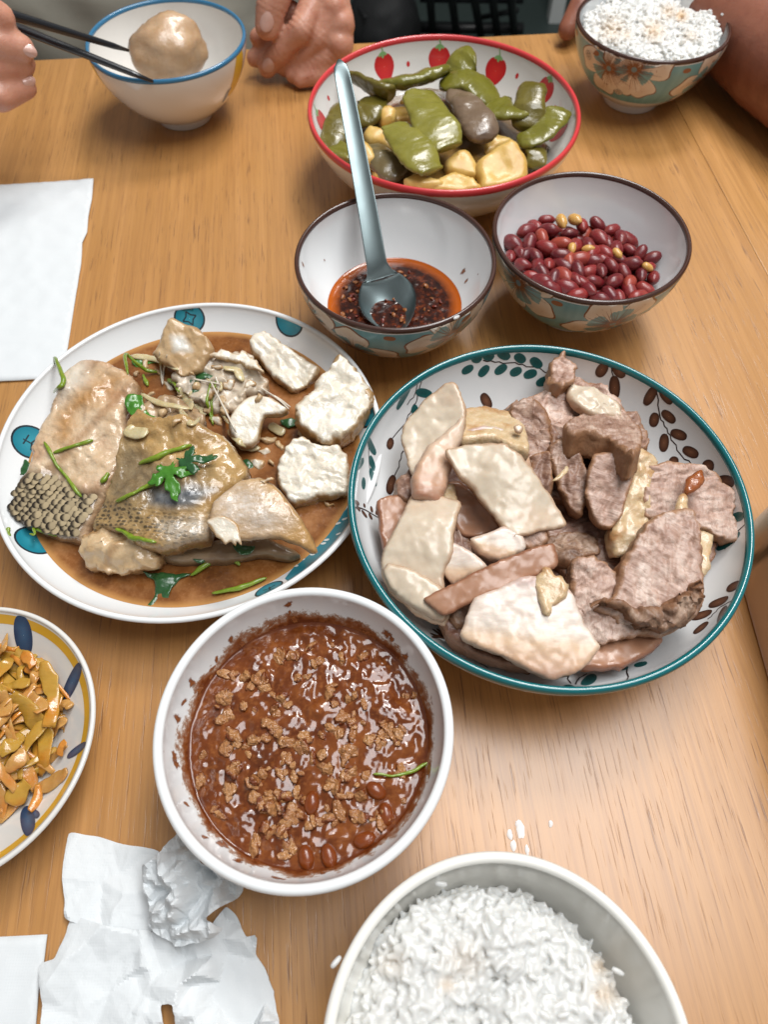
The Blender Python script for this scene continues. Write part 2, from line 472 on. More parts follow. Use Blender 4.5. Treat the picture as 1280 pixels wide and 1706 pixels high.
flowers(frb, cR(465, 425, 215, 535, 880, 475), (20, 75, 130))

# dumpling bowl: white, blue rim, yellow patches and a dark leaf
dum = Bowl('white_bowl', 'plain white bowl with thin blue rim and yellow patches, holding one dumpling', 'bowl', (-.1694, .5893), .0615, .06, .0235, .0065, .0026, 1.8, .75, M['china_pink'], 'dum', rim=M['rim_blue'])
pr = Print(dum, 'yellow_patches', M['yellow_print'], 0)
for p in ((404, 130), (156, 142)):
    th, d, i = dum.locate(*p); pr.shape(th, d, i, leafpts(.036, .016, k=.6) - [.018, 0], rot=math.radians(80))
pr.build('yellow_patch'); pr = Print(dum, 'dark_leaf', M['ink_navy'], 1)
th, d, i = dum.locate(376, 162); pr.shape(th, d, i, leafpts(.0135, .0045) - [.0065, 0], rot=math.radians(80)); pr.shape(th, d - .005, i, leafpts(.005, .002), rot=.3); pr.build('printed_leaf')

# strawberry bowl with red rim
veg = Bowl('strawberry_bowl', 'deep white bowl with red rim and printed strawberries, full of beans and potato', 'bowl', (.0430, .5035), .0980, .056, .045, .006, .003, 1.7, .62, M['china_pink'], 'veg', rim=M['rim_red'], rim_w=.0022)
pr = Print(veg, 'strawberries', M['ink_red'], 0); pg = Print(veg, 'strawberry_stalks', M['ink_green'], 1); pd = Print(veg, 'red_dots', M['ink_red'], 0)
t = np.linspace(0, TAU, 33)[:-1]
berry = 1.2 * np.c_[.0072 * np.sin(t) * (1 + .12 * np.cos(t)), .0085 * np.cos(t) - .0024 * np.exp(-(np.sin(t / 2) * 4.5) ** 2) + .0005 * np.cos(3 * t)]
for p in cB1(690, 300, 1143, 235, 188, 775) + cB2(520, 295, 925, 462, 1058, 760):
    th, d, i = veg.locate(*p); pr.shape(th, d, i, berry)
    pg.line(th, d, i, np.array([[0, .0085], [.0004, .011], [-.0006, .014], [-.002, .017]]), [.0014, .001, .0007, .0005])
    for q in (-.6, .0, .6): pg.shape(th, d - .0100, i, leafpts(.0042, .0022), rot=-math.pi / 2 + q * 1.6, rings=3)
for k in range(8):
    th = math.radians(-150 + 18 * k); pr.shape(th, .018, True, berry) if k < 6 else None
for p in cB1(887, 275, 237, 570, 243, 712) + cB2(700, 325, 714, 442, 1000, 600):
    th, d, i = veg.locate(*p); pd.shape(th, d, i, circ(.0014, 14, .002), rings=2)
pr.build('printed_strawberry'); pg.build(); pd.build('printed_dot')

# pork bowl: white, teal rim, teal and brown leaf sprigs
pork = Bowl('serving_bowl', 'wide white serving bowl with dark teal rim and printed leaf sprigs, full of sliced pork', 'bowl', (.0812, .180), .0991, .05, .052, .006, .0032, 1.75, .60, M['china'], 'pork', rim=M['rim_teal'], rim_w=.0020)
pt = Print(pork, 'teal_leaves', M['ink_teal'], 1); pb = Print(pork, 'brown_leaves', M['ink_brown'], 1); ps = Print(pork, 'sprig_stems', M['ink_stem'], 0)
def sprig(stem, leaves, w, pr, cr):
    ps.pxline(cr(*stem), .0008)
    for i in range(0, len(leaves), 4):
        a, b = cr(*leaves[i:i + 4]); pr.pxleaf(a, b, w)
# teal sprig on the far side
sprig((424, 75, 520, 82, 590, 97, 632, 116), (392, 55, 418, 72, 425, 48, 455, 66, 470, 42, 503, 66, 522, 52, 548, 80, 568, 68, 598, 96, 395, 92, 360, 112, 440, 90, 413, 122, 495, 90, 460, 112, 540, 100, 505, 118, 586, 108, 546, 122, 632, 126, 584, 144), .0056, pt, cK0)
# brown trio
sprig((811, 78, 811, 110, 818, 125), (797, 72, 770, 120, 822, 82, 848, 122, 818, 120, 820, 188), .0062, pb, cK0)
# long brown sprig
sprig((945, 146, 955, 240, 985, 300, 1015, 350, 1050, 385), (940, 155, 912, 205, 956, 165, 990, 205, 944, 228, 932, 275, 960, 228, 1002, 258, 968, 295, 962, 350, 990, 285, 1036, 306, 1022, 340, 1074, 358, 1002, 360, 996, 392), .0056, pb, cK0)
sprig((1075, 395, 1085, 392, 1090, 392), (1080, 392, 1120, 390, 1128, 432, 1180, 440), .0068, pb, cK0)
sprig((1150, 640, 1190, 585, 1228, 550), (1130, 640, 1195, 590, 1168, 545, 1208, 540), .0050, pt, cK0)
# lower right brown sprig
sprig((1100, 850, 1140, 812, 1190, 782), (1210, 744, 1155, 757, 1160, 788, 1100, 808, 1110, 828, 1050, 846, 1150, 812, 1142, 855, 1098, 858, 1058, 894), .0058, pb, cK0)
# bottom teal
sprig((852, 975, 856, 1010, 862, 1035), (830, 995, 860, 1000, 878, 990, 915, 980, 845, 960, 866, 972), .005, pt, cK0)
sprig((700, 1045, 712, 1025, 735, 1012), (730, 1050, 752, 1015, 680, 1048, 700, 1056, 900, 1022, 930, 1012), .006, pt, cK0)
sprig((470, 965, 510, 990, 560, 1010, 640, 1012, 680, 1020), (540, 1008, 565, 1016, 500, 980, 512, 1005), .004, pb, cK0)
sprig((690, 1000, 678, 1030, 690, 1045), (660, 1016, 640, 1010), .003, pb, cK0)
sprig((310, 905, 360, 940, 440, 998), (310, 905, 270, 880, 315, 908, 262, 892, 312, 900, 285, 878), .0022, pb, cK0)
sprig((318, 900, 380, 960, 436, 996), (300, 898, 268, 905), .002, pb, cK0)
# left side teal and brown
sprig((240, 128, 225, 190, 190, 260, 150, 310), (205, 150, 165, 220, 222, 165, 270, 180, 214, 208, 224, 238), .0052, pt, cK0)
sprig((232, 130, 215, 185, 195, 205), (150, 306, 138, 338), .0056, pb, cK0)
sprig((185, 345, 165, 400, 152, 425), (156, 418, 140, 475), .006, pb, cK0)
sprig((438, 208, 430, 190, 420, 178), (446, 216, 420, 172), .0058, pb, cK0)
sprig((80, 305, 80, 345, 84, 400), (80, 308, 100, 352, 82, 358, 98, 402, 84, 398, 100, 448, 66, 372, 48, 396, 66, 425, 62, 458), .0046, pt, cK0)
sprig((38, 512, 70, 522, 108, 545), (52, 505, 40, 498, 68, 516, 66, 502, 88, 528, 88, 512, 100, 535, 108, 518, 56, 525, 44, 512, 76, 545, 60, 525, 92, 552, 80, 532), .0024, pb, cK0)
sprig((140, 752, 150, 775, 165, 780), (150, 780, 138, 750, 180, 780, 165, 790), .0035, pt, cK0)
ps.build('printed_stem'); pt.build('printed_leaf'); pb.build('printed_leaf')

# fish platter with teal disc motifs
fish = Bowl('fish_platter', 'round white platter printed with teal discs, holding steamed fish in brown broth', 'plate', (-.1066, .2256), .1061, .032, .066, .005, .0030, 1.3, .70, M['china'], 'fish')
pdk = Print(fish, 'disc_outlines', M['ink_black'], 0); pdi = Print(fish, 'teal_discs', M['ink_disc'], 1); pds = Print(fish, 'disc_symbols', M['ink_black'], 2); pw = Print(fish, 'white_dots', M['ink_white'], 3)
for p, r, kind in (((632, 83), .0090, 1), ((966, 84), .0092, 0), ((217, 195), .0090, 2), ((97, 492), .0098, 2), ((112, 822), .0096, 0), ((200, 1030), .0072, 2), ((898, 984), .0072, 2), ((1228, 388), .0096, 2)):
    q = cF0(*p)[0]; th, d, i = fish.locate(*q)
    pdk.shape(th, d, i, circ(r * 1.07)); pdi.shape(th, d, i, circ(r * .95))
    if kind == 1:
        for a in range(4):
            x = np.array([[r * .5 * math.cos(a * math.pi / 2 + .3), r * .5 * math.sin(a * math.pi / 2 + .3)], [r * .5 * math.cos((a + 1) * math.pi / 2 + .3), r * .5 * math.sin((a + 1) * math.pi / 2 + .3)]])
            pds.line(th, d, i, np.array([x[0], (x[0] + x[1]) * .36, x[1]]), .0008)
    if kind == 2:
        pds.line(th, d, i, np.array([[-r * .5, -r * .2], [0, -r * .1], [r * .4, -r * .3]]), .0009); pds.line(th, d, i, np.array([[-r * .3, r * .3], [r * .4, r * .2]]), .0008)
        pds.line(th, d, i, np.array([[-r * .1, -r * .4], [0, r * .4]]), .0007)
# long teal band with white dots on the near right wall
qa = fish.locate(*cF0(1150, 690)[0]); qb = fish.locate(*cF0(930, 930)[0])
ths = np.linspace(qb[0], qa[0] if qa[0] > qb[0] else qa[0] + TAU, 30)
V = []
for f in np.linspace(0, 1, 8):
    wd = np.sin(np.linspace(0.12, math.pi - .12, 30)) ** .5 * .017
    V.append(fish.surf(ths, .0035 + f * wd, True, .0002)[0])
pdi.V.append(np.vstack(V)); o = sum(len(v) for v in pdi.V[:-1]); pdi.g.append(np.ones(240) * .6)
pdi.F += [(o + i * 30 + j, o + i * 30 + j + 1, o + (i + 1) * 30 + j + 1, o + (i + 1) * 30 + j) for i in range(7) for j in range(29)]
for p in cF0(1128, 765, 1130, 800, 1080, 832, 1042, 868, 1010, 885, 1090, 820, 1150, 750, 985, 905):
    th, d, i = fish.locate(*p); pw.shape(th, d, i, leafpts(.0042, .0017) - [.002, 0], rot=math.radians(100), rings=3)
pdk.build('disc_outline'); pdi.build('printed_disc'); pds.build(); pw.build('printed_dot')

# plain white sauce bowl
sau = Bowl('white_bowl', 'plain white bowl with thick rim of red-brown minced meat and bean sauce', 'bowl', (-.0332, .0679), .0622, .05, .026, .005, .0042, 1.7, .62, M['china'], 'sau')
# near rice bowl
nrb = Bowl('white_bowl', 'plain warm white bowl of cooked rice nearest the pale table stain', 'bowl', (.0405, -.041), .0612, .06, .025, .006, .0040, 1.7, .65, M['china_cream'], 'nrb')
# cabbage plate: yellow rim, navy leaves
cab = Bowl('side_plate', 'white side plate with broad yellow rim and navy leaf prints, holding stir-fried cabbage', 'plate', (-.192, .0683), .0622, .026, .036, .004, .0024, 1.1, .95, M['china_pink'], 'cab')
pr = Print(cab, 'yellow_rim', M['rim_yellow'], 0); n = 140
V = [cab.surf(np.arange(n) * TAU / n, np.full(n, d), True, .0001)[0] for d in np.linspace(.0012, .0062, 5)]
pr.V.append(np.vstack(V)); pr.g.append(np.ones(5 * n)); pr.F += [(i * n + j, i * n + (j + 1) % n, (i + 1) * n + (j + 1) % n, (i + 1) * n + j) for i in range(4) for j in range(n)]
pr.build('yellow_rim')
pr = Print(cab, 'navy_leaves', M['ink_navy'], 2)
for a, b, w in (((160, 345), (115, 70), .010), ((388, 625), (492, 380), .0075), ((420, 965), (542, 875), .0045), ((150, 1280), (190, 1450), .0065), ((195, 1300), (245, 1340), .003)):
    p, q = cC(*a, *b); pr.pxleaf(p, q, w)
pr.build('printed_leaf')
# ------------------------------------------------------------------ generators for food
def to_px(V):
    V = np.asarray(V, float); y = V[:, 1]; z = V[:, 2] - CAM_H
    fw = y * CP - z * SP; up = y * SP + z * CP
    return np.c_[640 + FPX * V[:, 0] / fw, 853 - FPX * up / fw]
def smooth_closed(P, it=2, ten=.32):
    P = np.asarray(P, float); n = len(P); out = []
    for i in range(n):
        p0, p1, p2, p3 = P[i - 1], P[i], P[(i + 1) % n], P[(i + 2) % n]
        m1, m2 = (p2 - p0) * ten, (p3 - p1) * ten
        for t in (np.arange(5) / 5):
            h = t * t * t; q = t * t
            out.append((2 * h - 3 * q + 1) * p1 + (h - 2 * q + t) * m1 + (-2 * h + 3 * q) * p2 + (h - q) * m2)
    return np.array(out)
def seg_dist(P, A, B):
    d = np.full(len(P), 1e9)
    for a, b in zip(A, B):
        ab = b - a; L = ab @ ab + 1e-15
        t = np.clip(((P - a) @ ab) / L, 0, 1); d = np.minimum(d, np.hypot(*((P - a) - t[:, None] * ab).T))
    return d
def inside_poly(P, poly):
    x, y = P[:, 0], P[:, 1]; r = np.zeros(len(P), bool); n = len(poly)
    for i in range(n):
        (x1, y1), (x2, y2) = poly[i], poly[(i + 1) % n]
        c = ((y1 > y) != (y2 > y)) & (x < (x2 - x1) * (y - y1) / (y2 - y1 + 1e-15) + x1); r ^= c
    return r
def pxmask(px, poly, blur):
    poly = np.asarray(poly, float); d = seg_dist(px, poly, np.roll(poly, -1, 0)); s = np.where(inside_poly(px, poly), d, -d)
    return np.clip(.5 + s / (2 * blur), 0, 1)
def slab_mesh(pts, z, n=(0, 0, 1), th=.006, er=.002, ds=.0012, bend=None, namp=.0004, nscale=260, namp2=.0, nscale2=60, jag=.0, seed=0, dirpx=None, masks=None, soft=2, z_is_base=False, floor=None, fib=0.0, fibang=0.0):
    n = Vector(n).normalized(); pts = np.asarray(pts, float)
    c = pts.mean(0); p0 = W(c[0], c[1], z)
    P3 = np.array([onplane(x, y, p0, n) for x, y in pts])
    e1 = Vector((1, 0, 0)); e1 = (e1 - n * e1.dot(n)).normalized(); e2 = n.cross(e1)
    o = np.array(p0); E1, E2, N = np.array(e1), np.array(e2), np.array(n)
    Q = np.c_[(P3 - o) @ E1, (P3 - o) @ E2]
    Q = smooth_closed(Q, soft) if soft else Q
    Q = np.array(dense(Q, ds))
    keep = [0]
    for i in range(1, len(Q)):
        if np.hypot(*(Q[i] - Q[keep[-1]])) > ds * .6: keep.append(i)
    Q = Q[keep]
    if jag: 
        ang = np.c_[Q * 330, np.full(len(Q), seed * 3.3)]; Q = Q + jag * np.c_[fbm(ang, 2, seed), fbm(ang + 50, 2, seed)]
    nb = len(Q)
    mn, mx = Q.min(0), Q.max(0); h = ds * .87
    gx, gy = np.meshgrid(np.arange(mn[0], mx[0], ds), np.arange(mn[1], mx[1], h)); gx = gx + (np.arange(gx.shape[0])[:, None] % 2) * ds * .5
    G = np.c_[gx.ravel(), gy.ravel()]; G = G[inside_poly(G, Q)]
    if len(G): G = G[seg_dist(G, Q, np.roll(Q, -1, 0)) > ds * .55]
    A = np.vstack([Q, G]) if len(G) else Q
    r = geometry.delaunay_2d_cdt([Vector(a) for a in A], [(i, (i + 1) % nb) for i in range(nb)], [], 1, 1e-7)
    A2 = np.array([tuple(v) for v in r[0]]); T = [tuple(f) for f in r[2]]
    if len(A2) != len(A) :
        pass
    d = seg_dist(A2, Q, np.roll(Q, -1, 0))
    k = np.clip(d / er, 0, 1); drop = er * (1 - np.sqrt(np.clip(1 - (1 - k) ** 2, 0, 1)))
    size = max(mx - mn) / 2; cen = (mn + mx) / 2
    bz = np.zeros(len(A2)) if bend is None else bend((A2[:, 0] - cen[0]) / size, (A2[:, 1] - cen[1]) / size)
    top = o + A2[:, :1] * E1 + A2[:, 1:] * E2 + (bz - drop)[:, None] * N
    # boundary = vertices with d ~ 0
    cnt = {}
    for f in T:
        for i in range(3):
            e = (f[i], f[(i + 1) % 3]); cnt[e] = cnt.get(e, 0) + 1
    bd = [e for e in cnt if (e[1], e[0]) not in cnt]
    nt = len(A2); V = [top]; F = list(T)
    ar = sum(top[f[0]][0] * top[f[1]][1] - top[f[1]][0] * top[f[0]][1] for f in T[:1])
    bv = sorted({i for e in bd for i in e}); ix = {v: i for i, v in enumerate(bv)}
    steps = max(1, int((th - 2 * er) / (ds * 1.6)) + 1) if th > 2 * er else 1
    lay_prev = {v: v for v in bv}; off = nt
    for s_ in range(1, steps + 1):
        f = s_ / steps
        ring = top[bv] - N * (max(th - 2 * er, th * .3)) * f
        V.append(ring); cur = {v: off + ix[v] for v in bv}
        for a, b in bd: F.append((lay_prev[b], lay_prev[a], cur[a], cur[b]))
        lay_prev = cur; off += len(bv)
    # bottom sheet: interior vertices only, ring shared
    bot = top + N * (2 * drop - er * 0)[:, None] * 0 - N * (th - 2 * (er - drop) * 0)[:, None] if False else top - N * (th - 2 * np.minimum(er, th * .35) * (1 - k))[:, None]
    inner = [i for i in range(nt) if i not in ix]; mp = dict(lay_prev)
    for j, i in enumerate(inner): mp[i] = off + j
    if inner: V.append(bot[inner])
    F += [(mp[f[2]], mp[f[1]], mp[f[0]]) for f in T]
    V = np.vstack(V)
    side = np.r_[np.zeros(nt), np.ones(len(V) - nt)]
    dd = np.r_[d, np.zeros(len(bv) * steps), d[inner] if inner else []]
    if namp or namp2:
        q = V * nscale; disp = np.c_[fbm(q, 3, seed + .1), fbm(q, 3, seed + 5.2), fbm(q, 3, seed + 9.7)] * namp
        if namp2:
            q = V * nscale2; disp = disp + np.c_[fbm(q, 2, seed + 2.1) * .4, fbm(q, 2, seed + 7.2) * .4, fbm(q, 2, seed + 3.7)] * namp2
        V0 = V; V = V + disp
    if fib:
        ca, sa = math.cos(fibang), math.sin(fibang); q = np.c_[(V[:, 0] * ca + V[:, 1] * sa) * 70, (-V[:, 0] * sa + V[:, 1] * ca) * 430, V[:, 2] * 300]; V = V + N * (fib * (1 - np.abs(fbm(q, 3, seed + 4)) * 2.2))[:, None]
    if floor is not None: V[:, 2] = np.maximum(V[:, 2], floor + np.where(side < .5, .0008 + .0006 * (fbm(V * 120, 2, seed) + 1), 0))
    px = to_px(V); at = {'side': side, 'ed': np.clip(dd / .006, 0, 1)}
    a, b = (np.array(dirpx[0]), np.array(dirpx[1])) if dirpx else (pts[pts[:, 1].argmin()], pts[pts[:, 1].argmax()])
    ab = b - a; at['u'] = np.clip(((px - a) @ ab) / (ab @ ab), 0, 1)
    for mn_, poly, bl in (masks or []): at[mn_] = pxmask(px, poly, bl)
    # make faces outward: check first triangle against N
    f = T[0]; nn = np.cross(top[f[1]] - top[f[0]], top[f[2]] - top[f[0]])
    if nn @ N < 0: F = [tuple(reversed(f)) for f in F]
    return V, F, at
def slab(name, pts, z, mat, tag=None, parent=None, label=None, cat=None, group=None, flat=False, **k):
    V, F, at = slab_mesh(pts, z, **k)
    o = mk(name, V, F, mat, parent, attr=at, tag=tag, smooth=not flat)
    if parent is None: tagit(o, label, cat, group)
    return o
def sweep(path, w, t=None, n=10, up=(0, 0, 1), taper=None, sup=2.0, roll=0.0, cap=True, flip=0):
    """tube along a path with an elliptical section; w, t half widths (scalars or per point)"""
    P = np.asarray(path, float); m = len(P)
    T = np.gradient(P, axis=0); T /= np.linalg.norm(T, axis=1)[:, None] + 1e-12
    w = np.broadcast_to(np.asarray(w, float), (m,)); t = w if t is None else np.broadcast_to(np.asarray(t, float), (m,))
    up = np.asarray(up, float); up = np.broadcast_to(up, (m, 3)); rl = np.broadcast_to(np.asarray(roll, float), (m,))
    S = np.cross(T, up); S /= np.linalg.norm(S, axis=1)[:, None] + 1e-9; U = np.cross(S, T)
    c, s_ = np.cos(rl)[:, None], np.sin(rl)[:, None]; S, U = S * c + U * s_, U * c - S * s_
    a = np.arange(n) * TAU / n; ca = np.sign(np.cos(a)) * np.abs(np.cos(a)) ** (2 / sup); sa = np.sign(np.sin(a)) * np.abs(np.sin(a)) ** (2 / sup)
    V = (P[:, None] + S[:, None] * (w[:, None] * ca)[..., None] + U[:, None] * (t[:, None] * sa)[..., None]).reshape(-1, 3)
    F = [(i * n + j, i * n + (j + 1) % n, (i + 1) * n + (j + 1) % n, (i + 1) * n + j) for i in range(m - 1) for j in range(n)]
    if cap:
        V = np.vstack([V, P[0], P[-1]]); k = m * n
        F += [(k, (j + 1) % n, j) for j in range(n)] + [(k + 1, (m - 1) * n + j, (m - 1) * n + (j + 1) % n) for j in range(n)]
    return V, F
def curve(pts, n=24):
    """Catmull-Rom through points"""
    P = np.asarray(pts, float); P = np.vstack([2 * P[0] - P[1], P, 2 * P[-1] - P[-2]]); out = []
    m = len(P) - 3
    for q in np.linspace(0, m, n):
        i = min(int(q), m - 1); t = q - i; p0, p1, p2, p3 = P[i:i + 4]
        out.append(.5 * (2 * p1 + (p2 - p0) * t + (2 * p0 - 5 * p1 + 4 * p2 - p3) * t * t + (3 * p1 - p0 - 3 * p2 + p3) * t ** 3))
    return np.array(out)
def rnd_ends(n, p=.5, lo=.15):
    t = np.linspace(-1, 1, n); return np.maximum(lo, (1 - np.abs(t) ** 6) ** p)
_ico = {}
def ico(sub):
    if sub not in _ico:
        bm = bmesh.new(); bmesh.ops.create_icosphere(bm, subdivisions=sub, radius=1)
        _ico[sub] = (np.array([tuple(v.co) for v in bm.verts]), [tuple(v.index for v in f.verts) for f in bm.faces]); bm.free()
    return _ico[sub]
def rotm(rx, ry, rz):
    cx, sx_, cy, sy, cz, sz = math.cos(rx), math.sin(rx), math.cos(ry), math.sin(ry), math.cos(rz), math.sin(rz)
    return np.array([[cz, -sz, 0], [sz, cz, 0], [0, 0, 1]]) @ np.array([[cy, 0, sy], [0, 1, 0], [-sy, 0, cy]]) @ np.array([[1, 0, 0], [0, cx, -sx_], [0, sx_, cx]])
def blob(c, r, R=None, sub=3, amp=.15, fr=1.6, seed=0, oct=3):
    V, F = ico(sub); k = 1 + amp * fbm(V * fr, oct, seed); V = V * k[:, None] * np.asarray(r)
    if R is not None: V = V @ R.T
    return V + np.asarray(c), F

# ------------------------------------------------------------------ food materials
def SAT(c, g=1.22): return tuple(x ** g for x in c)
def food(name, c0, c1, rough=.35, sss=.3, sssr=(.003, .0018, .0012), nscale=180, bump=.3, bscale=500, coat=.15, c2=None, fib=None, spec=.45):
    c0, c1 = SAT(c0), SAT(c1); c2 = SAT(c2) if c2 else None
    m = Mt(name); n = m.ramp(m.noise(nscale, 4, .6), [(.3, 0.0), (.7, 1.0)])
    c = m.mix(n, c0, c1)
    if c2: c = m.mix(m.ramp(m.noise(nscale * .33, 3), [(.48, 0.0), (.68, .9)]), c, c2)
    h = m.noise(bscale, 3, .6)
    if fib:
        f = m.noise(1.0, 3, .6, m.map(fib)); c = m.mix(m.ramp(f, [(.35, .35), (.6, 0.0)]), c, tuple(x * .55 for x in c0)); h = m.math('ADD', m.math('MULTIPLY', h, .4), f)
    m.set(color=c, rough=rough, sss=sss, sssr=sssr, coat=coat, coatr=.16, spec=spec)
    if bump: m.bump(h, bump, .0008)
    return m
def fatmat(name, a, b, edge, blush):
    a, b, edge, blush = SAT(a, 1.15), SAT(b, 1.15), SAT(edge), SAT(blush)
    m = Mt(name); n = m.noise(70, 4, .6); c = m.mix(m.ramp(n, [(.3, 0.0), (.7, 1.0)]), a, b)
    c = m.mix(m.ramp(m.noise(38, 3, .5), [(.52, 0.0), (.72, .75)]), c, blush)
    ed = m.math('ADD', m.attr('ed'), m.math('MULTIPLY', m.math('SUBTRACT', m.noise(160, 2), .5), .35))
    c = m.mix(m.ramp(ed, [(.05, .7), (.28, 0.0)]), c, edge); c = m.mix(m.math('MULTIPLY', m.attr('side'), .65), c, edge)
    m.set(color=c, rough=.34, sss=.25, sssr=(.003, .002, .0013), coat=.15, coatr=.15)
    h = m.math('ADD', m.noise(70, 3, .5), m.math('MULTIPLY', m.noise(620, 3), .20)); m.bump(h, .13, .0011); return m.m
M['fat'] = fatmat('boiled_pork_fat', (.60, .50, .385), (.70, .62, .505), (.50, .32, .20), (.58, .42, .30))
M['skin'] = fatmat('boiled_pork_rind', (.40, .215, .13), (.47, .28, .185), (.30, .13, .07), (.36, .17, .10))
M['jelly'] = food('amber_pork_jelly', (.32, .10, .03), (.42, .17, .06), .2, .4, coat=.6).m
def leanmat(name, dark, mid, pale, edge, fibscale=1.0, rough=.42):
    dark, mid, pale, edge = SAT(dark, 1.25), SAT(mid, 1.2), SAT(pale, 1.12), SAT(edge, 1.25)
    m = Mt(name); r = m.objrand()
    n = m.new('ShaderNodeMapping'); m.link(m.co(), n.inputs[0]); cx = m.new('ShaderNodeCombineXYZ'); m.link(m.math('MULTIPLY', r, 3.1), cx.inputs[2]); m.link(m.math('MULTIPLY', r, 1.3), cx.inputs[0]); m.link(cx.outputs[0], n.inputs['Rotation'])
    rc = n.outputs[0]
    fib = m.noise(1.0, 4, .65, m.map((85 * fibscale, 620 * fibscale, 380 * fibscale), src=rc), .6)
    big = m.noise(75, 4, .6); med = m.noise(260, 3, .6)
    c = m.ramp(big, [(.30, dark), (.48, mid), (.66, pale)])
    c = m.mix(m.ramp(fib, [(.34, .60), (.52, 0.0)]), c, dark)
    c = m.mix(m.ramp(fib, [(.58, 0.0), (.76, .45)]), c, pale)
    c = m.mix(m.ramp(med, [(.56, 0.0), (.74, .35)]), c, edge)
    ed = m.math('ADD', m.attr('ed'), m.math('MULTIPLY', m.math('SUBTRACT', med, .5), .7))
    c = m.mix(m.ramp(ed, [(.08, .9), (.34, 0.0)]), c, edge)
    c = m.mix(m.math('MULTIPLY', m.attr('side'), .55), c, edge)
    m.set(color=c, rough=rough, sss=.12, sssr=(.002, .001, .0007), coat=.12, coatr=.25, spec=.4)
    h = m.math('ADD', fib, m.math('MULTIPLY', med, .55))
    m.bump(h, .65, .0008); return m.m
M['lean'] = leanmat('boiled_lean_pork', (.25, .140, .100), (.43, .290, .225), (.60, .46, .375), (.36, .205, .115))
M['lean_b'] = leanmat('boiled_lean_pork_cut_face', (.38, .235, .180), (.56, .405, .335), (.71, .575, .495), (.42, .245, .14), 1.1)
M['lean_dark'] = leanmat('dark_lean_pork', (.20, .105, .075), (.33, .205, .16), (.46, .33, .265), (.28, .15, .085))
M['lean_brown'] = leanmat('brown_pork_edge', (.20, .115, .075), (.36, .24, .17), (.52, .39, .30), (.28, .15, .08), .8, .5)
def belly(name, stops):
    m = Mt(name); u = m.attr('u'); n = m.noise(110, 4, .6); u2 = m.math('ADD', u, m.math('MULTIPLY', m.math('SUBTRACT', n, .5), .09))
    c = m.ramp(u2, stops); ed = m.math('ADD', m.attr('ed'), m.math('MULTIPLY', m.math('SUBTRACT', m.noise(160, 2), .5), .35)); c = m.mix(m.ramp(ed, [(.04, .5), (.2, 0.0)]), c, (.52, .34, .24)); c = m.mix(m.ramp(m.noise(1.0, 3, .6, m.map((160, 600, 300))), [(.38, .30), (.6, 0.0)]), c, (.50, .36, .28))
    m.set(color=c, rough=.38, sss=.2, sssr=(.003, .0018, .0012), coat=.2, coatr=.18); m.bump(m.noise(330, 3), .18, .0006); return m.m
M['belly'] = belly('pork_belly_slice', [(0.0, (.55, .41, .37)), (.10, (.72, .62, .55)), (.52, (.74, .65, .56)), (.66, (.66, .47, .31)), (.9, (.55, .34, .21)), (1.0, (.42, .25, .17))])
M['yellowfat'] = food('yellow_pork_fat', (.62, .46, .27), (.72, .59, .42), .3, .3, c2=(.50, .28, .12), nscale=260, bump=.9, bscale=330, coat=.4).m
# ------------------------------------------------------------------ the pork pile
GP = 'slices of boiled pork piled in the teal-rimmed bowl'
def curl(ax, ay, k): return lambda x, y: k * ((x * ax + y * ay) ** 2)
def wav(k, fx, fy, ph=0): return lambda x, y: k * np.sin(x * fx + y * fy + ph)
def pk(name, pts, z, mat, label, **k):
    d = dict(th=.007, er=.0018, namp=.00035, nscale=260, namp2=.0012, nscale2=70, ds=.0013, seed=len(BV.get('pork', [[]])[0]) % 991)
    lean_ = isinstance(mat, str) and mat.startswith('lean')
    if lean_: d.update(fib=.00075, fibang=(d['seed'] % 7) * .45, ds=.0010)
    d.update(k); d['er'] = d['er'] * (.55 if lean_ else .5); d['th'] = d['th'] * (1 if lean_ else .8); d['namp2'] = d['namp2'] * (1 if lean_ else .7); d['namp'] = d['namp'] * 1.25; d['jag'] = max(d.get('jag', 0), .0004)
    c_ = np.array(pts, float).reshape(-1, 2); c_ = c_.mean(0) + (c_ - c_.mean(0)) * 1.085; pts = tuple(c_.ravel())
    return slab(name, cK0(*pts), z, M[mat] if isinstance(mat, str) else mat, tag=['pork', 'porkpile'], label=label, cat='pork', group=GP, **d)
# meat lying deep in the bowl
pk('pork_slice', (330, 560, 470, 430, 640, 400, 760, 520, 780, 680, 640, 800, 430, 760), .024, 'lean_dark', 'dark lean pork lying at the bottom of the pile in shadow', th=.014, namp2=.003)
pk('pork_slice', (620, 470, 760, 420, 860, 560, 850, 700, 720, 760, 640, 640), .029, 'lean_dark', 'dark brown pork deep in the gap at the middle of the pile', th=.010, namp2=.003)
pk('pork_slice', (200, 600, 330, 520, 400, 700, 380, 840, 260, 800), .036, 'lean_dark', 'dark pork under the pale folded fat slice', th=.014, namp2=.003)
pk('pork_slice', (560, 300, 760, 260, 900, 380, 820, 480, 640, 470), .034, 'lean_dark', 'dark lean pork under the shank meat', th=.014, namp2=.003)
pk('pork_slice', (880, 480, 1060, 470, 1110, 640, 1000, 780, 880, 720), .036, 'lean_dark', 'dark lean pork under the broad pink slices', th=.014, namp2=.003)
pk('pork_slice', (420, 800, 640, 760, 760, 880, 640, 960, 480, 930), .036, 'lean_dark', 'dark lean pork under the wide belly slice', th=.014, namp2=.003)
pk('pork_slice', (290, 330, 420, 290, 480, 380, 400, 470, 310, 450), .036, 'lean_dark', 'dark pork behind the pale wet rind slice', th=.016, namp2=.003)
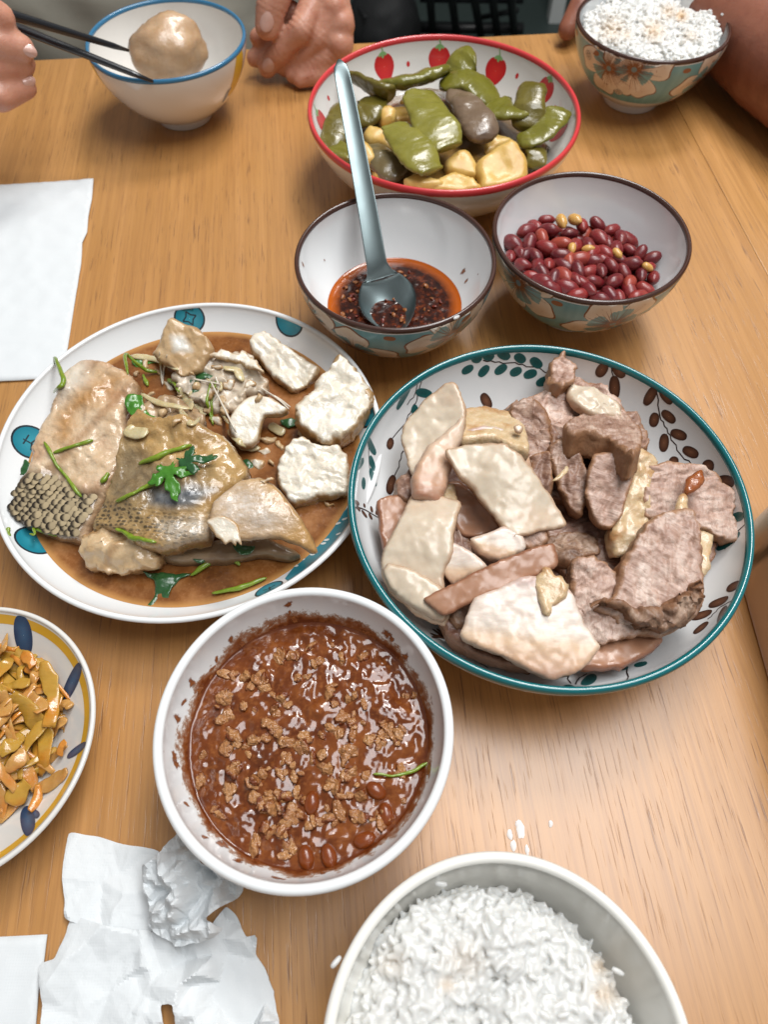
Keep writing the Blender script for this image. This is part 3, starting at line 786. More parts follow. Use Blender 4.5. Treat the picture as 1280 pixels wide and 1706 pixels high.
# shank meat, far side
pk('shank_meat', (630, 150, 690, 120, 760, 148, 822, 186, 842, 236, 800, 262, 700, 262, 690, 300, 620, 330, 570, 330, 530, 260, 510, 215, 560, 182), .044, 'lean_b', 'lumpy grey-pink shank meat rising to a knob at the far rim', th=.024, er=.006, namp=.0011, nscale=210, namp2=.005, nscale2=85, jag=.001)
pk('shank_meat', (632, 92, 650, 64, 672, 36, 682, 62, 704, 78, 706, 108, 690, 140, 655, 150, 632, 130), .053, 'lean_b', 'small torn knob of shank meat pointing at the far rim', th=.014, er=.004, namp=.0010, namp2=.003, jag=.0012)
pk('shank_meat', (690, 150, 760, 150, 824, 190, 842, 232, 790, 240, 730, 222, 690, 190), .051, 'fat', 'pale gristly strip along the top of the shank meat', th=.010, er=.004, namp=.001, namp2=.003)
pk('pork_chunk', (510, 205, 560, 190, 610, 215, 632, 290, 612, 360, 560, 372, 540, 310, 520, 260), .049, 'lean', 'upright lumpy lean chunk beside the shank meat', th=.020, er=.005, namp=.0010, namp2=.0035, nscale2=90, n=(-.1, -.25, 1))
pk('pork_chunk', (628, 255, 680, 262, 692, 312, 660, 330, 628, 335), .046, 'lean', 'short lean lump under the shank meat', th=.018, er=.005, namp=.001, namp2=.002)
pk('pork_chunk', (570, 362, 624, 350, 632, 400, 626, 470, 600, 482, 570, 440), .044, 'lean', 'narrow square-ended lean strip beside the pale rind slice', th=.016, er=.0022, n=(-.2, -.35, 1), namp=.0005)
pk('pork_chunk', (628, 335, 690, 312, 716, 360, 742, 420, 722, 522, 690, 512, 652, 440), .047, 'lean', 'long leaning lean strip with a yellow ginger shard', th=.016, er=.003, n=(-.15, -.3, 1), namp=.0006)
pk('pork_slice', (832, 238, 878, 230, 914, 262, 922, 330, 898, 352, 850, 340), .044, 'lean', 'small ragged lean piece behind the dark purple slice', th=.014, er=.004, namp=.0009, namp2=.003)
pk('pork_slice', (675, 268, 700, 246, 740, 226, 800, 226, 860, 246, 892, 282, 894, 322, 872, 350, 846, 332, 800, 300, 740, 284, 700, 286), .059, 'lean', 'thick purple-brown lean slice propped up at the far side', th=.016, er=.003, n=(.05, .50, .86), namp=.0005)
pk('pork_slice', (764, 360, 820, 354, 864, 360, 880, 392, 862, 450, 838, 536, 806, 566, 766, 548, 742, 480, 746, 410), .054, 'lean_b', 'oval pale pink lean slice standing beside yellow fat', th=.010, er=.0022, n=(-.2, -.35, 1), namp=.0003)
pk('pork_fat', (868, 352, 900, 344, 942, 366, 946, 410, 922, 450, 928, 530, 906, 590, 862, 640, 832, 640, 824, 580, 842, 530, 862, 456, 884, 400), .050, 'yellowfat', 'yellow-brown fat and rind strip beside the oval slice', th=.014, er=.003, n=(.1, -.3, 1), namp=.0007, namp2=.0025)
pk('pork_slice', (930, 404, 962, 392, 1020, 388, 1078, 392, 1122, 416, 1160, 452, 1196, 468, 1186, 500, 1178, 540, 1214, 566, 1188, 596, 1150, 606, 1094, 582, 1040, 566, 990, 548, 934, 536, 920, 492), .048, 'lean_b', 'broad pink lean slice with torn edge reaching the right rim', th=.010, er=.0026, n=(.08, -.22, 1), namp=.0006, jag=.0010, bend=curl(.7, .3, -.004))
pk('pork_slice', (1062, 590, 1100, 582, 1118, 600, 1110, 668, 1080, 742, 1060, 720), .044, 'yellowfat', 'pale fat edge tucked behind the big front lean slice', th=.016, er=.004, namp=.0006)
pk('pork_slice', (706, 684, 760, 662, 816, 692, 842, 742, 820, 790, 852, 850, 924, 882, 832, 904, 772, 918, 722, 864, 700, 790), .050, 'lean_b', 'blocky pink and brown lean chunk at the near side', th=.026, er=.004, n=(-.1, -.25, 1), namp=.0008, namp2=.003)
pk('pork_slice', (948, 548, 1000, 528, 1044, 536, 1066, 580, 1072, 650, 1082, 760, 1056, 836, 1010, 872, 960, 886, 884, 872, 822, 826, 778, 806, 836, 766, 852, 690, 892, 614), .058, 'lean_b', 'biggest lean slice, greyish pink with a crumbly brown near edge', th=.014, er=.003, n=(-.05, -.25, 1), namp=.0006, jag=.0007, masks=None, bend=lambda x, y: -.006 * np.clip(-y - .45, 0, 1) ** 1.5 * 3)
pk('pork_slice', (775, 806, 830, 812, 890, 862, 960, 880, 1040, 846, 1074, 776, 1056, 750, 990, 800, 900, 822, 840, 790), .0585, 'lean_brown', 'crumbly browned crust along the biggest lean slice', th=.012, er=.005, namp=.0014, nscale=330, namp2=.003, jag=.0016, n=(-.05, -.4, 1))
pk('pork_chunk', (616, 600, 660, 582, 720, 590, 768, 604, 772, 646, 730, 664, 688, 686, 642, 664), .034, 'lean_brown', 'rough brown piece low in the middle of the pile', th=.014, er=.004, namp=.0008, namp2=.003)
# left half: fat and rind
pk('pork_chunk', (160, 440, 200, 402, 240, 430, 230, 480, 180, 486), .044, 'lean', 'small grey lean chunk by the left wall of the bowl', th=.014, er=.004, namp=.0009, namp2=.002)
pk('pork_rind', (114, 496, 170, 482, 200, 498, 184, 560, 136, 634), .042, 'skin', 'small tan rind flap against the left wall of the bowl', th=.005, er=.001, n=(.35, -.1, 1))
pk('pork_rind', (300, 450, 352, 438, 400, 470, 446, 520, 470, 572, 420, 592, 366, 590, 336, 540), .043, 'skin', 'red-brown glossy rind in the hollow between fat slices', th=.012, er=.003, namp2=.003, n=(-.2, -.2, 1))
pk('pork_rind', (296, 452, 336, 446, 344, 500, 312, 512), .049, 'yellowfat', 'small pale cube between the folded rind and hollow', th=.010, er=.003)
pk('pork_slice', (366, 228, 430, 214, 500, 222, 545, 262, 556, 330, 520, 330, 450, 300, 366, 300), .054, 'yellowfat', 'golden-topped slice with rind behind the pale rind slice', th=.012, er=.004, n=(0, .35, 1), namp2=.002)
pk('pork_slice', (360, 296, 430, 274, 500, 288, 546, 330, 560, 388, 530, 380, 480, 346, 420, 330, 358, 334), .052, 'belly', 'pale arched cut edge of the golden-topped slice', th=.008, er=.002, n=(0, -.45, 1))
pk('pork_slice', (186, 300, 202, 250, 260, 192, 312, 156, 342, 160, 364, 226, 358, 290, 330, 330, 270, 420, 228, 440, 206, 380), .054, 'fat', 'large pale folded fat slice leaning on the upper left wall', th=.007, er=.002, n=(-.25, -.2, 1), bend=curl(.8, .5, .004))
pk('pork_rind', (262, 330, 320, 282, 360, 244, 362, 300, 334, 380, 300, 486, 262, 480, 226, 470, 218, 420, 236, 370), .060, belly('pork_rind_roll', [(0, (.64, .52, .40)), (.45, (.62, .44, .31)), (.8, (.50, .29, .18)), (1, (.38, .18, .11))]), 'rolled-over glossy rind at the end of the large folded fat slice', th=.010, er=.0055, n=(.15, -.2, 1), bend=curl(.9, -.4, -.010))
pk('pork_slice', (214, 476, 280, 482, 344, 502, 336, 580, 326, 650, 300, 720, 314, 800, 300, 846, 220, 812, 150, 752, 128, 708, 140, 632, 182, 556), .052, 'fat', 'limp cream fat slice draped down the left of the pile', th=.006, er=.002, n=(-.15, -.15, 1), bend=lambda x, y: .004 * np.sin(y * 3.2 + 1) - .004 * x * x)
pk('pork_slice', (128, 706, 150, 684, 210, 702, 286, 742, 314, 800, 300, 850, 220, 814, 150, 756), .053, 'fat', 'rolled hem of the limp cream fat slice', th=.009, er=.0045, n=(-.1, -.3, 1), namp2=.0015)
pk('pork_slice', (326, 352, 380, 336, 434, 332, 490, 344, 556, 398, 630, 490, 668, 548, 640, 562, 590, 572, 516, 592, 470, 540, 404, 452, 366, 420), .061, 'fat', 'long parallelogram of pale wet rind lying on top of the pile', th=.005, er=.0012, n=(.05, -.2, 1), bend=lambda x, y: .002 * np.sin(x * 4 + 1) + .0015 * np.sin(y * 3))
pk('pork_cube', (286, 664, 330, 622, 372, 640, 430, 686, 380, 716, 330, 738), .054, 'belly', 'white fat cube left of the tan rind strip', th=.014, er=.0025, n=(-.2, -.3, 1))
pk('pork_cube', (396, 612, 440, 592, 492, 574, 540, 600, 546, 640, 470, 670, 424, 650), .056, 'belly', 'white striped fat cube under the pale wet rind', th=.014, er=.0025, n=(0, -.3, 1))
pk('pork_cube', (540, 596, 608, 578, 622, 612, 560, 640), .052, 'lean', 'small translucent sinewy piece beside the striped fat cube', th=.010, er=.003)
pk('pork_rind', (264, 780, 340, 742, 440, 692, 540, 650, 624, 626, 634, 688, 560, 722, 480, 760, 400, 792, 318, 828), .060, 'skin', 'long tan rind strip with wet highlights across the pile', th=.0045, er=.001, n=(-.05, -.25, 1), soft=1, bend=curl(1, 0, -.002))
pk('pork_slice', (330, 836, 400, 786, 424, 822, 396, 860, 350, 872), .046, 'lean_brown', 'small brown piece under the end of the tan rind strip', th=.012, er=.003)
pk('pork_slice', (304, 846, 340, 858, 384, 884, 396, 930, 480, 962, 560, 990, 500, 984, 400, 952, 330, 902), .043, 'lean_dark', 'dark mauve lean strip below the belly slice by the near wall', th=.012, er=.003)
pk('pork_slice', (414, 792, 480, 766, 540, 736, 600, 728, 660, 744, 692, 790, 720, 860, 762, 920, 740, 960, 690, 1002, 620, 1016, 560, 990, 490, 952, 380, 906, 386, 862), .058, 'belly', 'wide white pork belly slice with tan rind at the near side', th=.009, er=.0018, n=(-.02, -.2, 1), dirpx=cK0(590, 740, 560, 1010), jag=.0003, bend=curl(.6, .4, -.003))
pk('pork_scrap', (586, 742, 600, 712, 624, 698, 654, 716, 678, 742, 672, 776, 644, 790, 630, 830, 604, 800), .064, 'yellowfat', 'small ragged scrap lying on the belly slice', th=.008, er=.003, namp=.0008, namp2=.002, jag=.0008)
pk('pork_rind', (718, 984, 740, 940, 790, 912, 850, 902, 940, 890, 952, 918, 900, 958, 840, 982, 770, 990), .040, 'skin', 'dull brown rind flap low on the near wall of the bowl', th=.006, er=.0015, n=(0, .25, 1))
pk('jelly_scrap', (1034, 452, 1050, 416, 1084, 402, 1090, 430, 1072, 456, 1046, 468), .061, 'jelly', 'amber jelly scrap on the broad pink slice', th=.006, er=.002)
pk('jelly_scrap', (1010, 520, 1014, 480, 1036, 474, 1044, 510, 1042, 560, 1022, 556), .060, 'yellowfat', 'pale bone tip between the two lean slices', th=.006, er=.002)
pk('ginger_shard', (634, 432, 656, 412, 672, 388, 680, 400, 664, 424), .0585, 'yellowfat', 'thin yellow ginger shard on the leaning lean strip', th=.0012, er=.0004, namp2=0)
pk('fat_crumb', (520, 270, 530, 262, 542, 268, 540, 284, 526, 284), .0625, 'fat', 'tiny white fat crumb on the golden-topped slice', th=.003, er=.0014, ds=.0007, namp2=0)
# ------------------------------------------------------------------ fish, broth and herbs
zb = .0200; rb = fish.r_in(zb) + .0006
bm_ = Mt('brown_fish_broth')
n1 = bm_.noise(42, 5, .65); n2 = bm_.noise(420, 3, .6)
c = bm_.ramp(n1, [(.3, (.09, .027, .006)), (.5, (.21, .075, .018)), (.72, (.38, .175, .065))])
c = bm_.mix(bm_.ramp(n2, [(.55, 0.0), (.70, .4)]), c, (.36, .17, .065))
c = bm_.mix(bm_.ramp(bm_.attr('ed'), [(.0, .0), (.045, 1.0)]), (.50, .25, .08), c)
bm_.set(color=c, rough=.2, coat=.15, coatr=.05, sss=.0)
bm_.bump(bm_.math('ADD', bm_.noise(140, 3), bm_.math('MULTIPLY', n2, .5)), .20, .0009)
nr, na = 26, 110; V = []; ed = []
for i in range(nr + 1):
    f = i / nr; th = np.arange(na) * TAU / na; r = rb * f * (1 + (.012 * np.sin(3 * th + 1) + .01 * np.sin(5 * th)) * f * 0)
    V.append(np.c_[fish.c[0] + r * np.cos(th), fish.c[1] + r * np.sin(th), np.full(na, zb) + (.0006 if f == 1 else 0)]); ed.append(np.full(na, 1 - f))
V = np.vstack(V); F = [(i * na + j, i * na + (j + 1) % na, (i + 1) * na + (j + 1) % na, (i + 1) * na + j) for i in range(nr) for j in range(na)]
tagit(mk('fish_broth', V, F, bm_.m, attr={'ed': np.concatenate(ed)}, tag=['fish', 'fishfood']), 'shallow pool of brown oily broth in the fish platter', 'broth')

def ridges(k, fx, fy, seed): return lambda x, y: k * (np.abs(np.sin(fx * x + fy * y + .9 * fbm(np.c_[x * 2.2, y * 2.2, x * 0 + seed], 2, seed))) ** .5 - .6)
def fleshmat(name, a, b, edge, blush, flake=0.0, rough=.32, brn=.5, wet=.2):
    a, b, edge, blush = SAT(a, 1.2), SAT(b, 1.15), SAT(edge, 1.25), SAT(blush, 1.2)
    m = Mt(name); n = m.noise(90, 4, .6); c = m.mix(m.ramp(n, [(.3, 0.0), (.7, 1.0)]), a, b)
    c = m.mix(m.ramp(m.noise(45, 3, .6), [(.50, 0.0), (.72, .8)]), c, blush)
    h = m.math('ADD', m.math('MULTIPLY', m.noise(120, 3, .5), .7), m.math('MULTIPLY', m.noise(700, 2), .5))
    if flake:
        w = m.new('ShaderNodeTexWave'); w.wave_type = 'BANDS'; w.bands_direction = 'X'; m.link(m.map((1, 1, 1), rot=(0, 0, .65)), w.inputs[0])
        w.inputs['Scale'].default_value = flake; w.inputs['Distortion'].default_value = 2.2; w.inputs['Detail'].default_value = 2; w.inputs['Detail Scale'].default_value = .8
        c = m.mix(m.ramp(w.outputs['Fac'], [(.0, .50), (.14, 0.0)]), c, edge); h = m.math('ADD', h, m.math('MULTIPLY', w.outputs['Fac'], .6))
    ed = m.math('ADD', m.attr('ed'), m.math('MULTIPLY', m.math('SUBTRACT', m.noise(200, 2), .5), .5))
    c = m.mix(m.ramp(ed, [(.02, brn), (.26, 0.0)]), c, edge); c = m.mix(m.math('MULTIPLY', m.attr('side'), .5), c, edge)
    m.set(color=c, rough=rough, sss=.2, sssr=(.003, .002, .0014), coat=wet, coatr=.16 if wet < .3 else .07); m.bump(m.math('ADD', h, m.math('MULTIPLY', m.noise(420, 2), .8 if wet > .3 else 0.0)), .30 if wet < .3 else .5, .0010); return m
M['fish_white'] = fleshmat('white_fish_flesh', (.74, .68, .57), (.82, .78, .70), (.50, .31, .12), (.72, .60, .42), 0, brn=.9, wet=.4).m
# left fillet: flesh, amber stain and a scaled skin corner
fl = fleshmat('fish_fillet_flesh', (.60, .43, .27), (.76, .62, .46), (.36, .18, .06), (.46, .22, .085), 11, wet=.55)
cc = fl.b.inputs['Base Color'].links[0].from_socket
cc = fl.mix(fl.math('MULTIPLY', fl.attr('pale'), .8), cc, (.66, .61, .52)); cc = fl.mix(fl.math('MULTIPLY', fl.attr('amber'), .9), cc, (.42, .20, .05)); cc = fl.mix(fl.math('MULTIPLY', fl.attr('scaled'), .92), cc, (.085, .055, .026))
fl.set(color=cc)
FG = 'pieces of steamed fish on the platter'
fil = slab('fish_fillet', cF0(270, 204, 345, 215, 410, 250, 448, 290, 440, 330, 412, 372, 402, 470, 380, 590, 320, 690, 290, 740, 255, 815, 190, 806, 130, 790, 60, 768, 18, 742, 16, 690, 48, 630, 84, 590, 92, 520, 122, 450, 152, 392, 188, 300, 228, 232), .040, fl.m, tag=['fish', 'fishfood', 'fillet'], label='thick boned fish fillet with scaled skin at its lower corner', cat='fish', group=FG,
           n=(-.10, -.18, 1), th=.020, er=.0045, ds=.0011, namp=.0007, nscale=330, namp2=.0025, nscale2=60, seed=3, bend=lambda x, y: -.006 * x * x - .003 * np.clip(-y - .3, 0, 2) ** 2 * 2,
           masks=[('scaled', cF0(85, 585, 180, 600, 250, 650, 330, 660, 300, 740, 250, 830, 0, 780, 0, 620), 9), ('amber', cF0(190, 420, 260, 330, 370, 270, 430, 270, 330, 350, 250, 400, 230, 480, 200, 500), 14), ('pale', cF0(230, 230, 290, 220, 280, 300, 200, 360, 190, 310), 16)])
# individual fish scales on the skin corner
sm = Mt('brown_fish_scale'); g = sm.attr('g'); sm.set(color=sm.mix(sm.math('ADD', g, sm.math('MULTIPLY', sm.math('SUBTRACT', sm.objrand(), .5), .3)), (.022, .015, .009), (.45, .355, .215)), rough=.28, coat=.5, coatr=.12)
def scale_mesh():
    n = 12; V = []; F = []; g = []
    for i, f in enumerate((0.02, .5, .72, 1.0)):
        for j in range(n):
            a = -math.pi / 2 + math.pi * j / (n - 1) if False else math.pi * 2 * j / n
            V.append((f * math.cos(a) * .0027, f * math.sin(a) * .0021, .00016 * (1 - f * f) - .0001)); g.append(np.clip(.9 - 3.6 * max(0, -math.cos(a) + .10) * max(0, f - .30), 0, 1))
    F = [(i * n + j, i * n + (j + 1) % n, (i + 1) * n + (j + 1) % n, (i + 1) * n + j) for i in range(3) for j in range(n)]
    me = bpy.data.meshes.new('scale'); me.from_pydata(V, [], F); a = me.attributes.new('g', 'FLOAT', 'POINT'); a.data.foreach_set('value', g)
    me.materials.append(sm.m); me.polygons.foreach_set('use_smooth', [True] * len(F)); return me
sme = scale_mesh()
poly = cF0(98, 598, 180, 606, 250, 660, 318, 676, 286, 740, 250, 806, 140, 782, 34, 740, 30, 690, 60, 640)
fb = BVHTree.FromPolygons(*[list(x) for x in BV['fillet']])
r0 = random.Random(5)
ux = np.array([1.0, .12]); uy = np.array([-.05, 1.0])
cnt = 0
for a in range(-2, 30):
    for b in range(-2, 27):
        p = np.array(poly[0]) + np.array([-50, -10]) + (ux * (a + .5 * (b % 2)) * 12.0 + uy * b * 7.8) + np.array([r0.uniform(-.9, .9), r0.uniform(-.7, .7)])
        if not inside_poly(p[None], poly)[0]: continue
        h = fb.ray_cast(CAM, ray(*p))
        if h[0] is None: continue
        N = (Vector((-.10 + (p[0] - 75) * .0016, -.22 - (p[1] - 840) * .0035, 1))).normalized()
        X = Vector((1, .05, 0)); X = (X - N * X.dot(N)).normalized(); Y = N.cross(X)
        X = (X - N * .07).normalized()
        ob = bpy.data.objects.new('scale', sme); COL.objects.link(ob); ob.parent = fil
        from mathutils import Matrix
        Mx = Matrix((X, Y, N)).transposed().to_4x4(); Mx.translation = h[0] + N * .0006 - root_loc(fil); ob.matrix_local = Mx; ob.scale = (r0.uniform(.95, 1.08), r0.uniform(.95, 1.08), 1); cnt += 1

# main body with head
hm = fleshmat('golden_fish_skin', (.42, .26, .10), (.58, .41, .20), (.24, .12, .04), (.30, .165, .055), 0, .3, wet=.55)
cc = hm.b.inputs['Base Color'].links[0].from_socket
cc = hm.mix(hm.math('MULTIPLY', hm.attr('grey'), .7), cc, hm.ramp(hm.noise(160, 4, .7), [(.3, (.075, .058, .036)), (.7, (.26, .21, .135))]))
cc = hm.mix(hm.math('MULTIPLY', hm.attr('blue'), .9), cc, hm.ramp(hm.noise(110, 3, .6), [(.3, (.03, .05, .08)), (.7, (.26, .27, .27))]))
vs = hm.map((310, 560, 400), rot=(0, 0, .3)); vd = hm.voro(1.0, 'F1', vs, rnd=.35)
sd = hm.math('MULTIPLY', hm.attr('scaled'), hm.ramp(vd, [(.28, 1.0), (.50, .0)]))
cc = hm.mix(hm.math('MULTIPLY', hm.attr('scaled'), .55), cc, (.33, .23, .11)); cc = hm.mix(hm.math('MULTIPLY', sd, .85), cc, (.06, .045, .025))
cc = hm.mix(hm.math('MULTIPLY', hm.attr('silver'), .7), cc, hm.ramp(hm.noise(240, 3, .6), [(.3, (.45, .36, .25)), (.7, (.72, .68, .62))]))
hm.set(color=cc)
bp = hm.nt.nodes.new('ShaderNodeBump'); hm.link(sd, bp.inputs['Height']); bp.inputs['Strength'].default_value = .6; bp.inputs['Distance'].default_value = .0006
old = hm.b.inputs['Normal'].links[0].from_socket; hm.link(old, bp.inputs['Normal']); hm.link(bp.outputs[0], hm.b.inputs['Normal'])
slab('fish_shoulder', cF0(430, 440, 470, 410, 540, 420, 640, 430, 740, 470, 800, 530, 826, 590, 790, 640, 740, 690, 700, 750, 690, 805, 620, 830, 540, 850, 470, 838, 400, 790, 330, 780, 290, 800, 290, 760, 322, 700, 372, 600, 398, 500), .046, hm.m, tag=['fish', 'fishfood'], label='fish shoulder with golden and grey scaled skin, a coriander leaf on it', cat='fish', group=FG,
     n=(-.05, -.15, 1), th=.018, er=.005, namp=.0007, nscale=330, namp2=.0035, nscale2=75, ds=.0011, seed=11, bend=lambda x, y: .007 * (1 - (x * .9 + y * .25) ** 2 * 1.2) - .004 * np.clip(-y - .3, 0, 1),
     masks=[('grey', cF0(400, 500, 450, 500, 520, 560, 620, 600, 700, 620, 640, 690, 520, 700, 420, 700, 350, 690, 370, 600), 16), ('blue', cF0(510, 650, 560, 650, 640, 640, 720, 650, 640, 710, 560, 715, 500, 700), 9), ('scaled', cF0(330, 690, 430, 690, 520, 730, 640, 740, 700, 790, 600, 840, 500, 800, 400, 790, 290, 800), 12), ('silver', cF0(530, 760, 700, 740, 700, 800, 560, 830), 12)])
slab('fish_collar', cF0(706, 690, 740, 660, 800, 616, 852, 598, 880, 602, 930, 650, 980, 710, 1030, 780, 1062, 845, 1040, 850, 990, 826, 940, 806, 880, 806, 800, 815, 730, 800, 690, 760), .050, (lambda m: (m.set(color=m.mix(m.math('MULTIPLY', m.attr('silver'), .75), m.b.inputs['Base Color'].links[0].from_socket, m.ramp(m.noise(1.0, 3, .6, m.map((200, 500, 300), rot=(0, 0, -.5))), [(.3, (.50, .40, .30)), (.7, (.74, .70, .66))])))).m)(fleshmat('golden_gill_cover', (.46, .28, .11), (.60, .42, .22), (.28, .14, .05), (.50, .29, .10), 0, .26, wet=.5)),
     tag=['fish', 'fishfood'], label='golden gill cover lying over the near right of the fish', cat='fish', group=FG, n=(.12, -.22, 1), th=.0045, er=.0014, namp=.0005, namp2=.0015, ds=.0013, seed=17, bend=lambda x, y: -.007 * y * y - .003 * x * x, masks=[('silver', cF0(700, 680, 790, 640, 860, 640, 960, 760, 860, 800, 740, 770), 22)])
slab('fish_belly', cF0(256, 830, 300, 786, 360, 780, 450, 800, 520, 850, 534, 880, 518, 912, 460, 940, 400, 946, 320, 926, 266, 900), .033, fleshmat('pale_cut_fish_flesh', (.58, .41, .23), (.70, .55, .37), (.40, .22, .08), (.50, .32, .14), 14, wet=.5).m, tag=['fish', 'fishfood'], label='pale cut belly end of the fish facing the near rim', cat='fish', group=FG, n=(-.05, -.55, 1), th=.016, er=.003, namp=.0009, nscale=330, namp2=.004, nscale2=110, jag=.0009, seed=21)
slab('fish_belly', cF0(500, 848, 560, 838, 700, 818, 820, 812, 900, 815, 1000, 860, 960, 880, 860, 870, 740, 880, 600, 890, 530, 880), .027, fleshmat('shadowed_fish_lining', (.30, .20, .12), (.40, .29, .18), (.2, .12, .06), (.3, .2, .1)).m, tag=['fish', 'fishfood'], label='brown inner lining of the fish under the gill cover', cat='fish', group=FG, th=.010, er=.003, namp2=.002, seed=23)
slab('fish_fin', cF0(690, 752, 740, 738, 790, 760, 800, 796, 806, 832, 790, 820, 782, 834, 768, 818, 752, 830, 736, 812, 716, 800, 700, 780), .0535, M['fish_white'], tag=['fish', 'fishfood'], label='small pale spiky fin on the gill cover', cat='fish', group=FG, n=(0, -.3, 1), th=.002, er=.0006, ds=.0009, soft=1, namp2=.001, seed=25)
slab('fish_flesh', cF0(984, 372, 1030, 330, 1070, 270, 1100, 240, 1130, 194, 1160, 215, 1200, 262, 1246, 322, 1232, 370, 1200, 425, 1140, 480, 1080, 496, 1040, 466, 1000, 420), .042, M['fish_white'], tag=['fish', 'fishfood'], label='white flaky fish chunk with a tan skin edge at the far right of the platter', cat='fish', group=FG, n=(.08, -.22, 1), th=.016, er=.0025, namp=.0006, namp2=.0026, nscale2=110, ds=.0009, seed=31, jag=.0009, bend=ridges(.0008, 9.5, -5.5, 1))
slab('fish_skin_edge', cF0(1112, 228, 1130, 194, 1160, 215, 1200, 262, 1246, 322, 1236, 352, 1200, 310, 1160, 266, 1130, 246), .0435, fleshmat('tan_fish_skin', (.42, .28, .14), (.52, .38, .22), (.32, .19, .09), (.46, .30, .15)).m, tag=['fish', 'fishfood'], label='tan skin along the edge of the white fish chunk', cat='fish', group=FG, n=(.3, .05, 1), th=.012, er=.003, namp=.0006, ds=.0011, seed=33)
slab('fish_flesh', cF0(926, 540, 960, 500, 1010, 470, 1060, 500, 1130, 500, 1160, 560, 1162, 610, 1150, 660, 1060, 672, 980, 696, 940, 660, 920, 600), .032, M['fish_white'], tag=['fish', 'fishfood'], label='white fish chunk half sunk in broth beside the teal-rimmed bowl', cat='fish', group=FG, n=(.05, -.2, 1), th=.014, er=.003, namp=.0007, namp2=.002, nscale2=90, ds=.0009, seed=35, jag=.0006, bend=ridges(.0007, 2.5, 11.0, 2))
slab('fish_flesh', cF0(830, 150, 850, 124, 880, 116, 920, 140, 962, 174, 1010, 206, 1062, 240, 1040, 280, 982, 326, 930, 290, 880, 230, 840, 190), .031, M['fish_white'], tag=['fish', 'fishfood'], label='white fish chunk lying towards the far rim of the platter', cat='fish', group=FG, n=(0, -.3, 1), th=.012, er=.003, namp=.0006, namp2=.002, nscale2=90, ds=.0009, seed=37, jag=.0006, bend=ridges(.0007, 9.0, 7.0, 3))
slab('fish_skin_piece', cF0(500, 186, 520, 140, 560, 84, 590, 88, 640, 110, 690, 140, 706, 176, 690, 210, 650, 250, 590, 262, 560, 230, 520, 210), .040, (lambda m: (m.set(color=m.mix(m.attr('pale'), m.b.inputs['Base Color'].links[0].from_socket, (.74, .72, .66)))).m)(fleshmat('tan_dimpled_fish_skin', (.50, .34, .18), (.62, .47, .30), (.40, .24, .11), (.55, .38, .20))), tag=['fish', 'fishfood'], label='tan dimpled fish skin with a white patch at the far rim', cat='fish', group=FG, n=(0, -.35, 1), th=.012, er=.003, namp=.0009, namp2=.003, ds=.0011, seed=39, masks=[('pale', cF0(570, 140, 610, 140, 640, 190, 580, 190), 6)])
slab('fish_flesh', cF0(560, 250, 640, 230, 700, 200, 790, 186, 850, 214, 870, 260, 890, 300, 880, 330, 820, 330, 800, 380, 740, 400, 690, 380, 640, 350, 590, 300), .029, fleshmat('translucent_fish_gristle', (.56, .47, .36), (.68, .61, .52), (.40, .25, .12), (.56, .42, .25)).m, tag=['fish', 'fishfood'], label='translucent gristly fish flesh in the middle of the platter', cat='fish', group=FG, n=(0, -.25, 1), th=.012, er=.003, namp=.0011, namp2=.0035, nscale2=120, ds=.0011, seed=41, jag=.001)
slab('fish_flesh', cF0(770, 400, 810, 350, 850, 330, 900, 340, 960, 380, 930, 400, 880, 404, 862, 470, 840, 496, 800, 500, 760, 450), .036, M['fish_white'], tag=['fish', 'fishfood'], label='smooth white cheek piece beside the broth pool', cat='fish', group=FG, n=(.1, -.3, 1), th=.008, er=.0022, namp=.0004, namp2=.0015, ds=.0011, seed=43)
slab('fish_flesh', cF0(690, 200, 740, 184, 780, 192, 800, 176, 850, 214, 880, 260, 840, 252, 790, 222, 740, 218), .036, M['fish_white'], tag=['fish', 'fishfood'], label='white shreds of flesh above the gristle', cat='fish', group=FG, n=(0, -.2, 1), th=.004, er=.0014, namp=.0008, namp2=.002, ds=.001, seed=45, jag=.0012)
slab('fish_skin_piece', cF0(424, 450, 440, 400, 500, 350, 560, 330, 640, 360, 690, 402, 680, 440, 600, 440, 520, 424, 460, 440), .043, fleshmat('brown_soft_fish_skin', (.42, .29, .17), (.54, .41, .27), (.26, .15, .08), (.38, .25, .13)).m, tag=['fish', 'fishfood'], label='brown soft skin flap between the greens and the fish body', cat='fish', group=FG, n=(0, -.2, 1), th=.008, er=.002, namp=.001, namp2=.003, ds=.0011, seed=47, jag=.001)
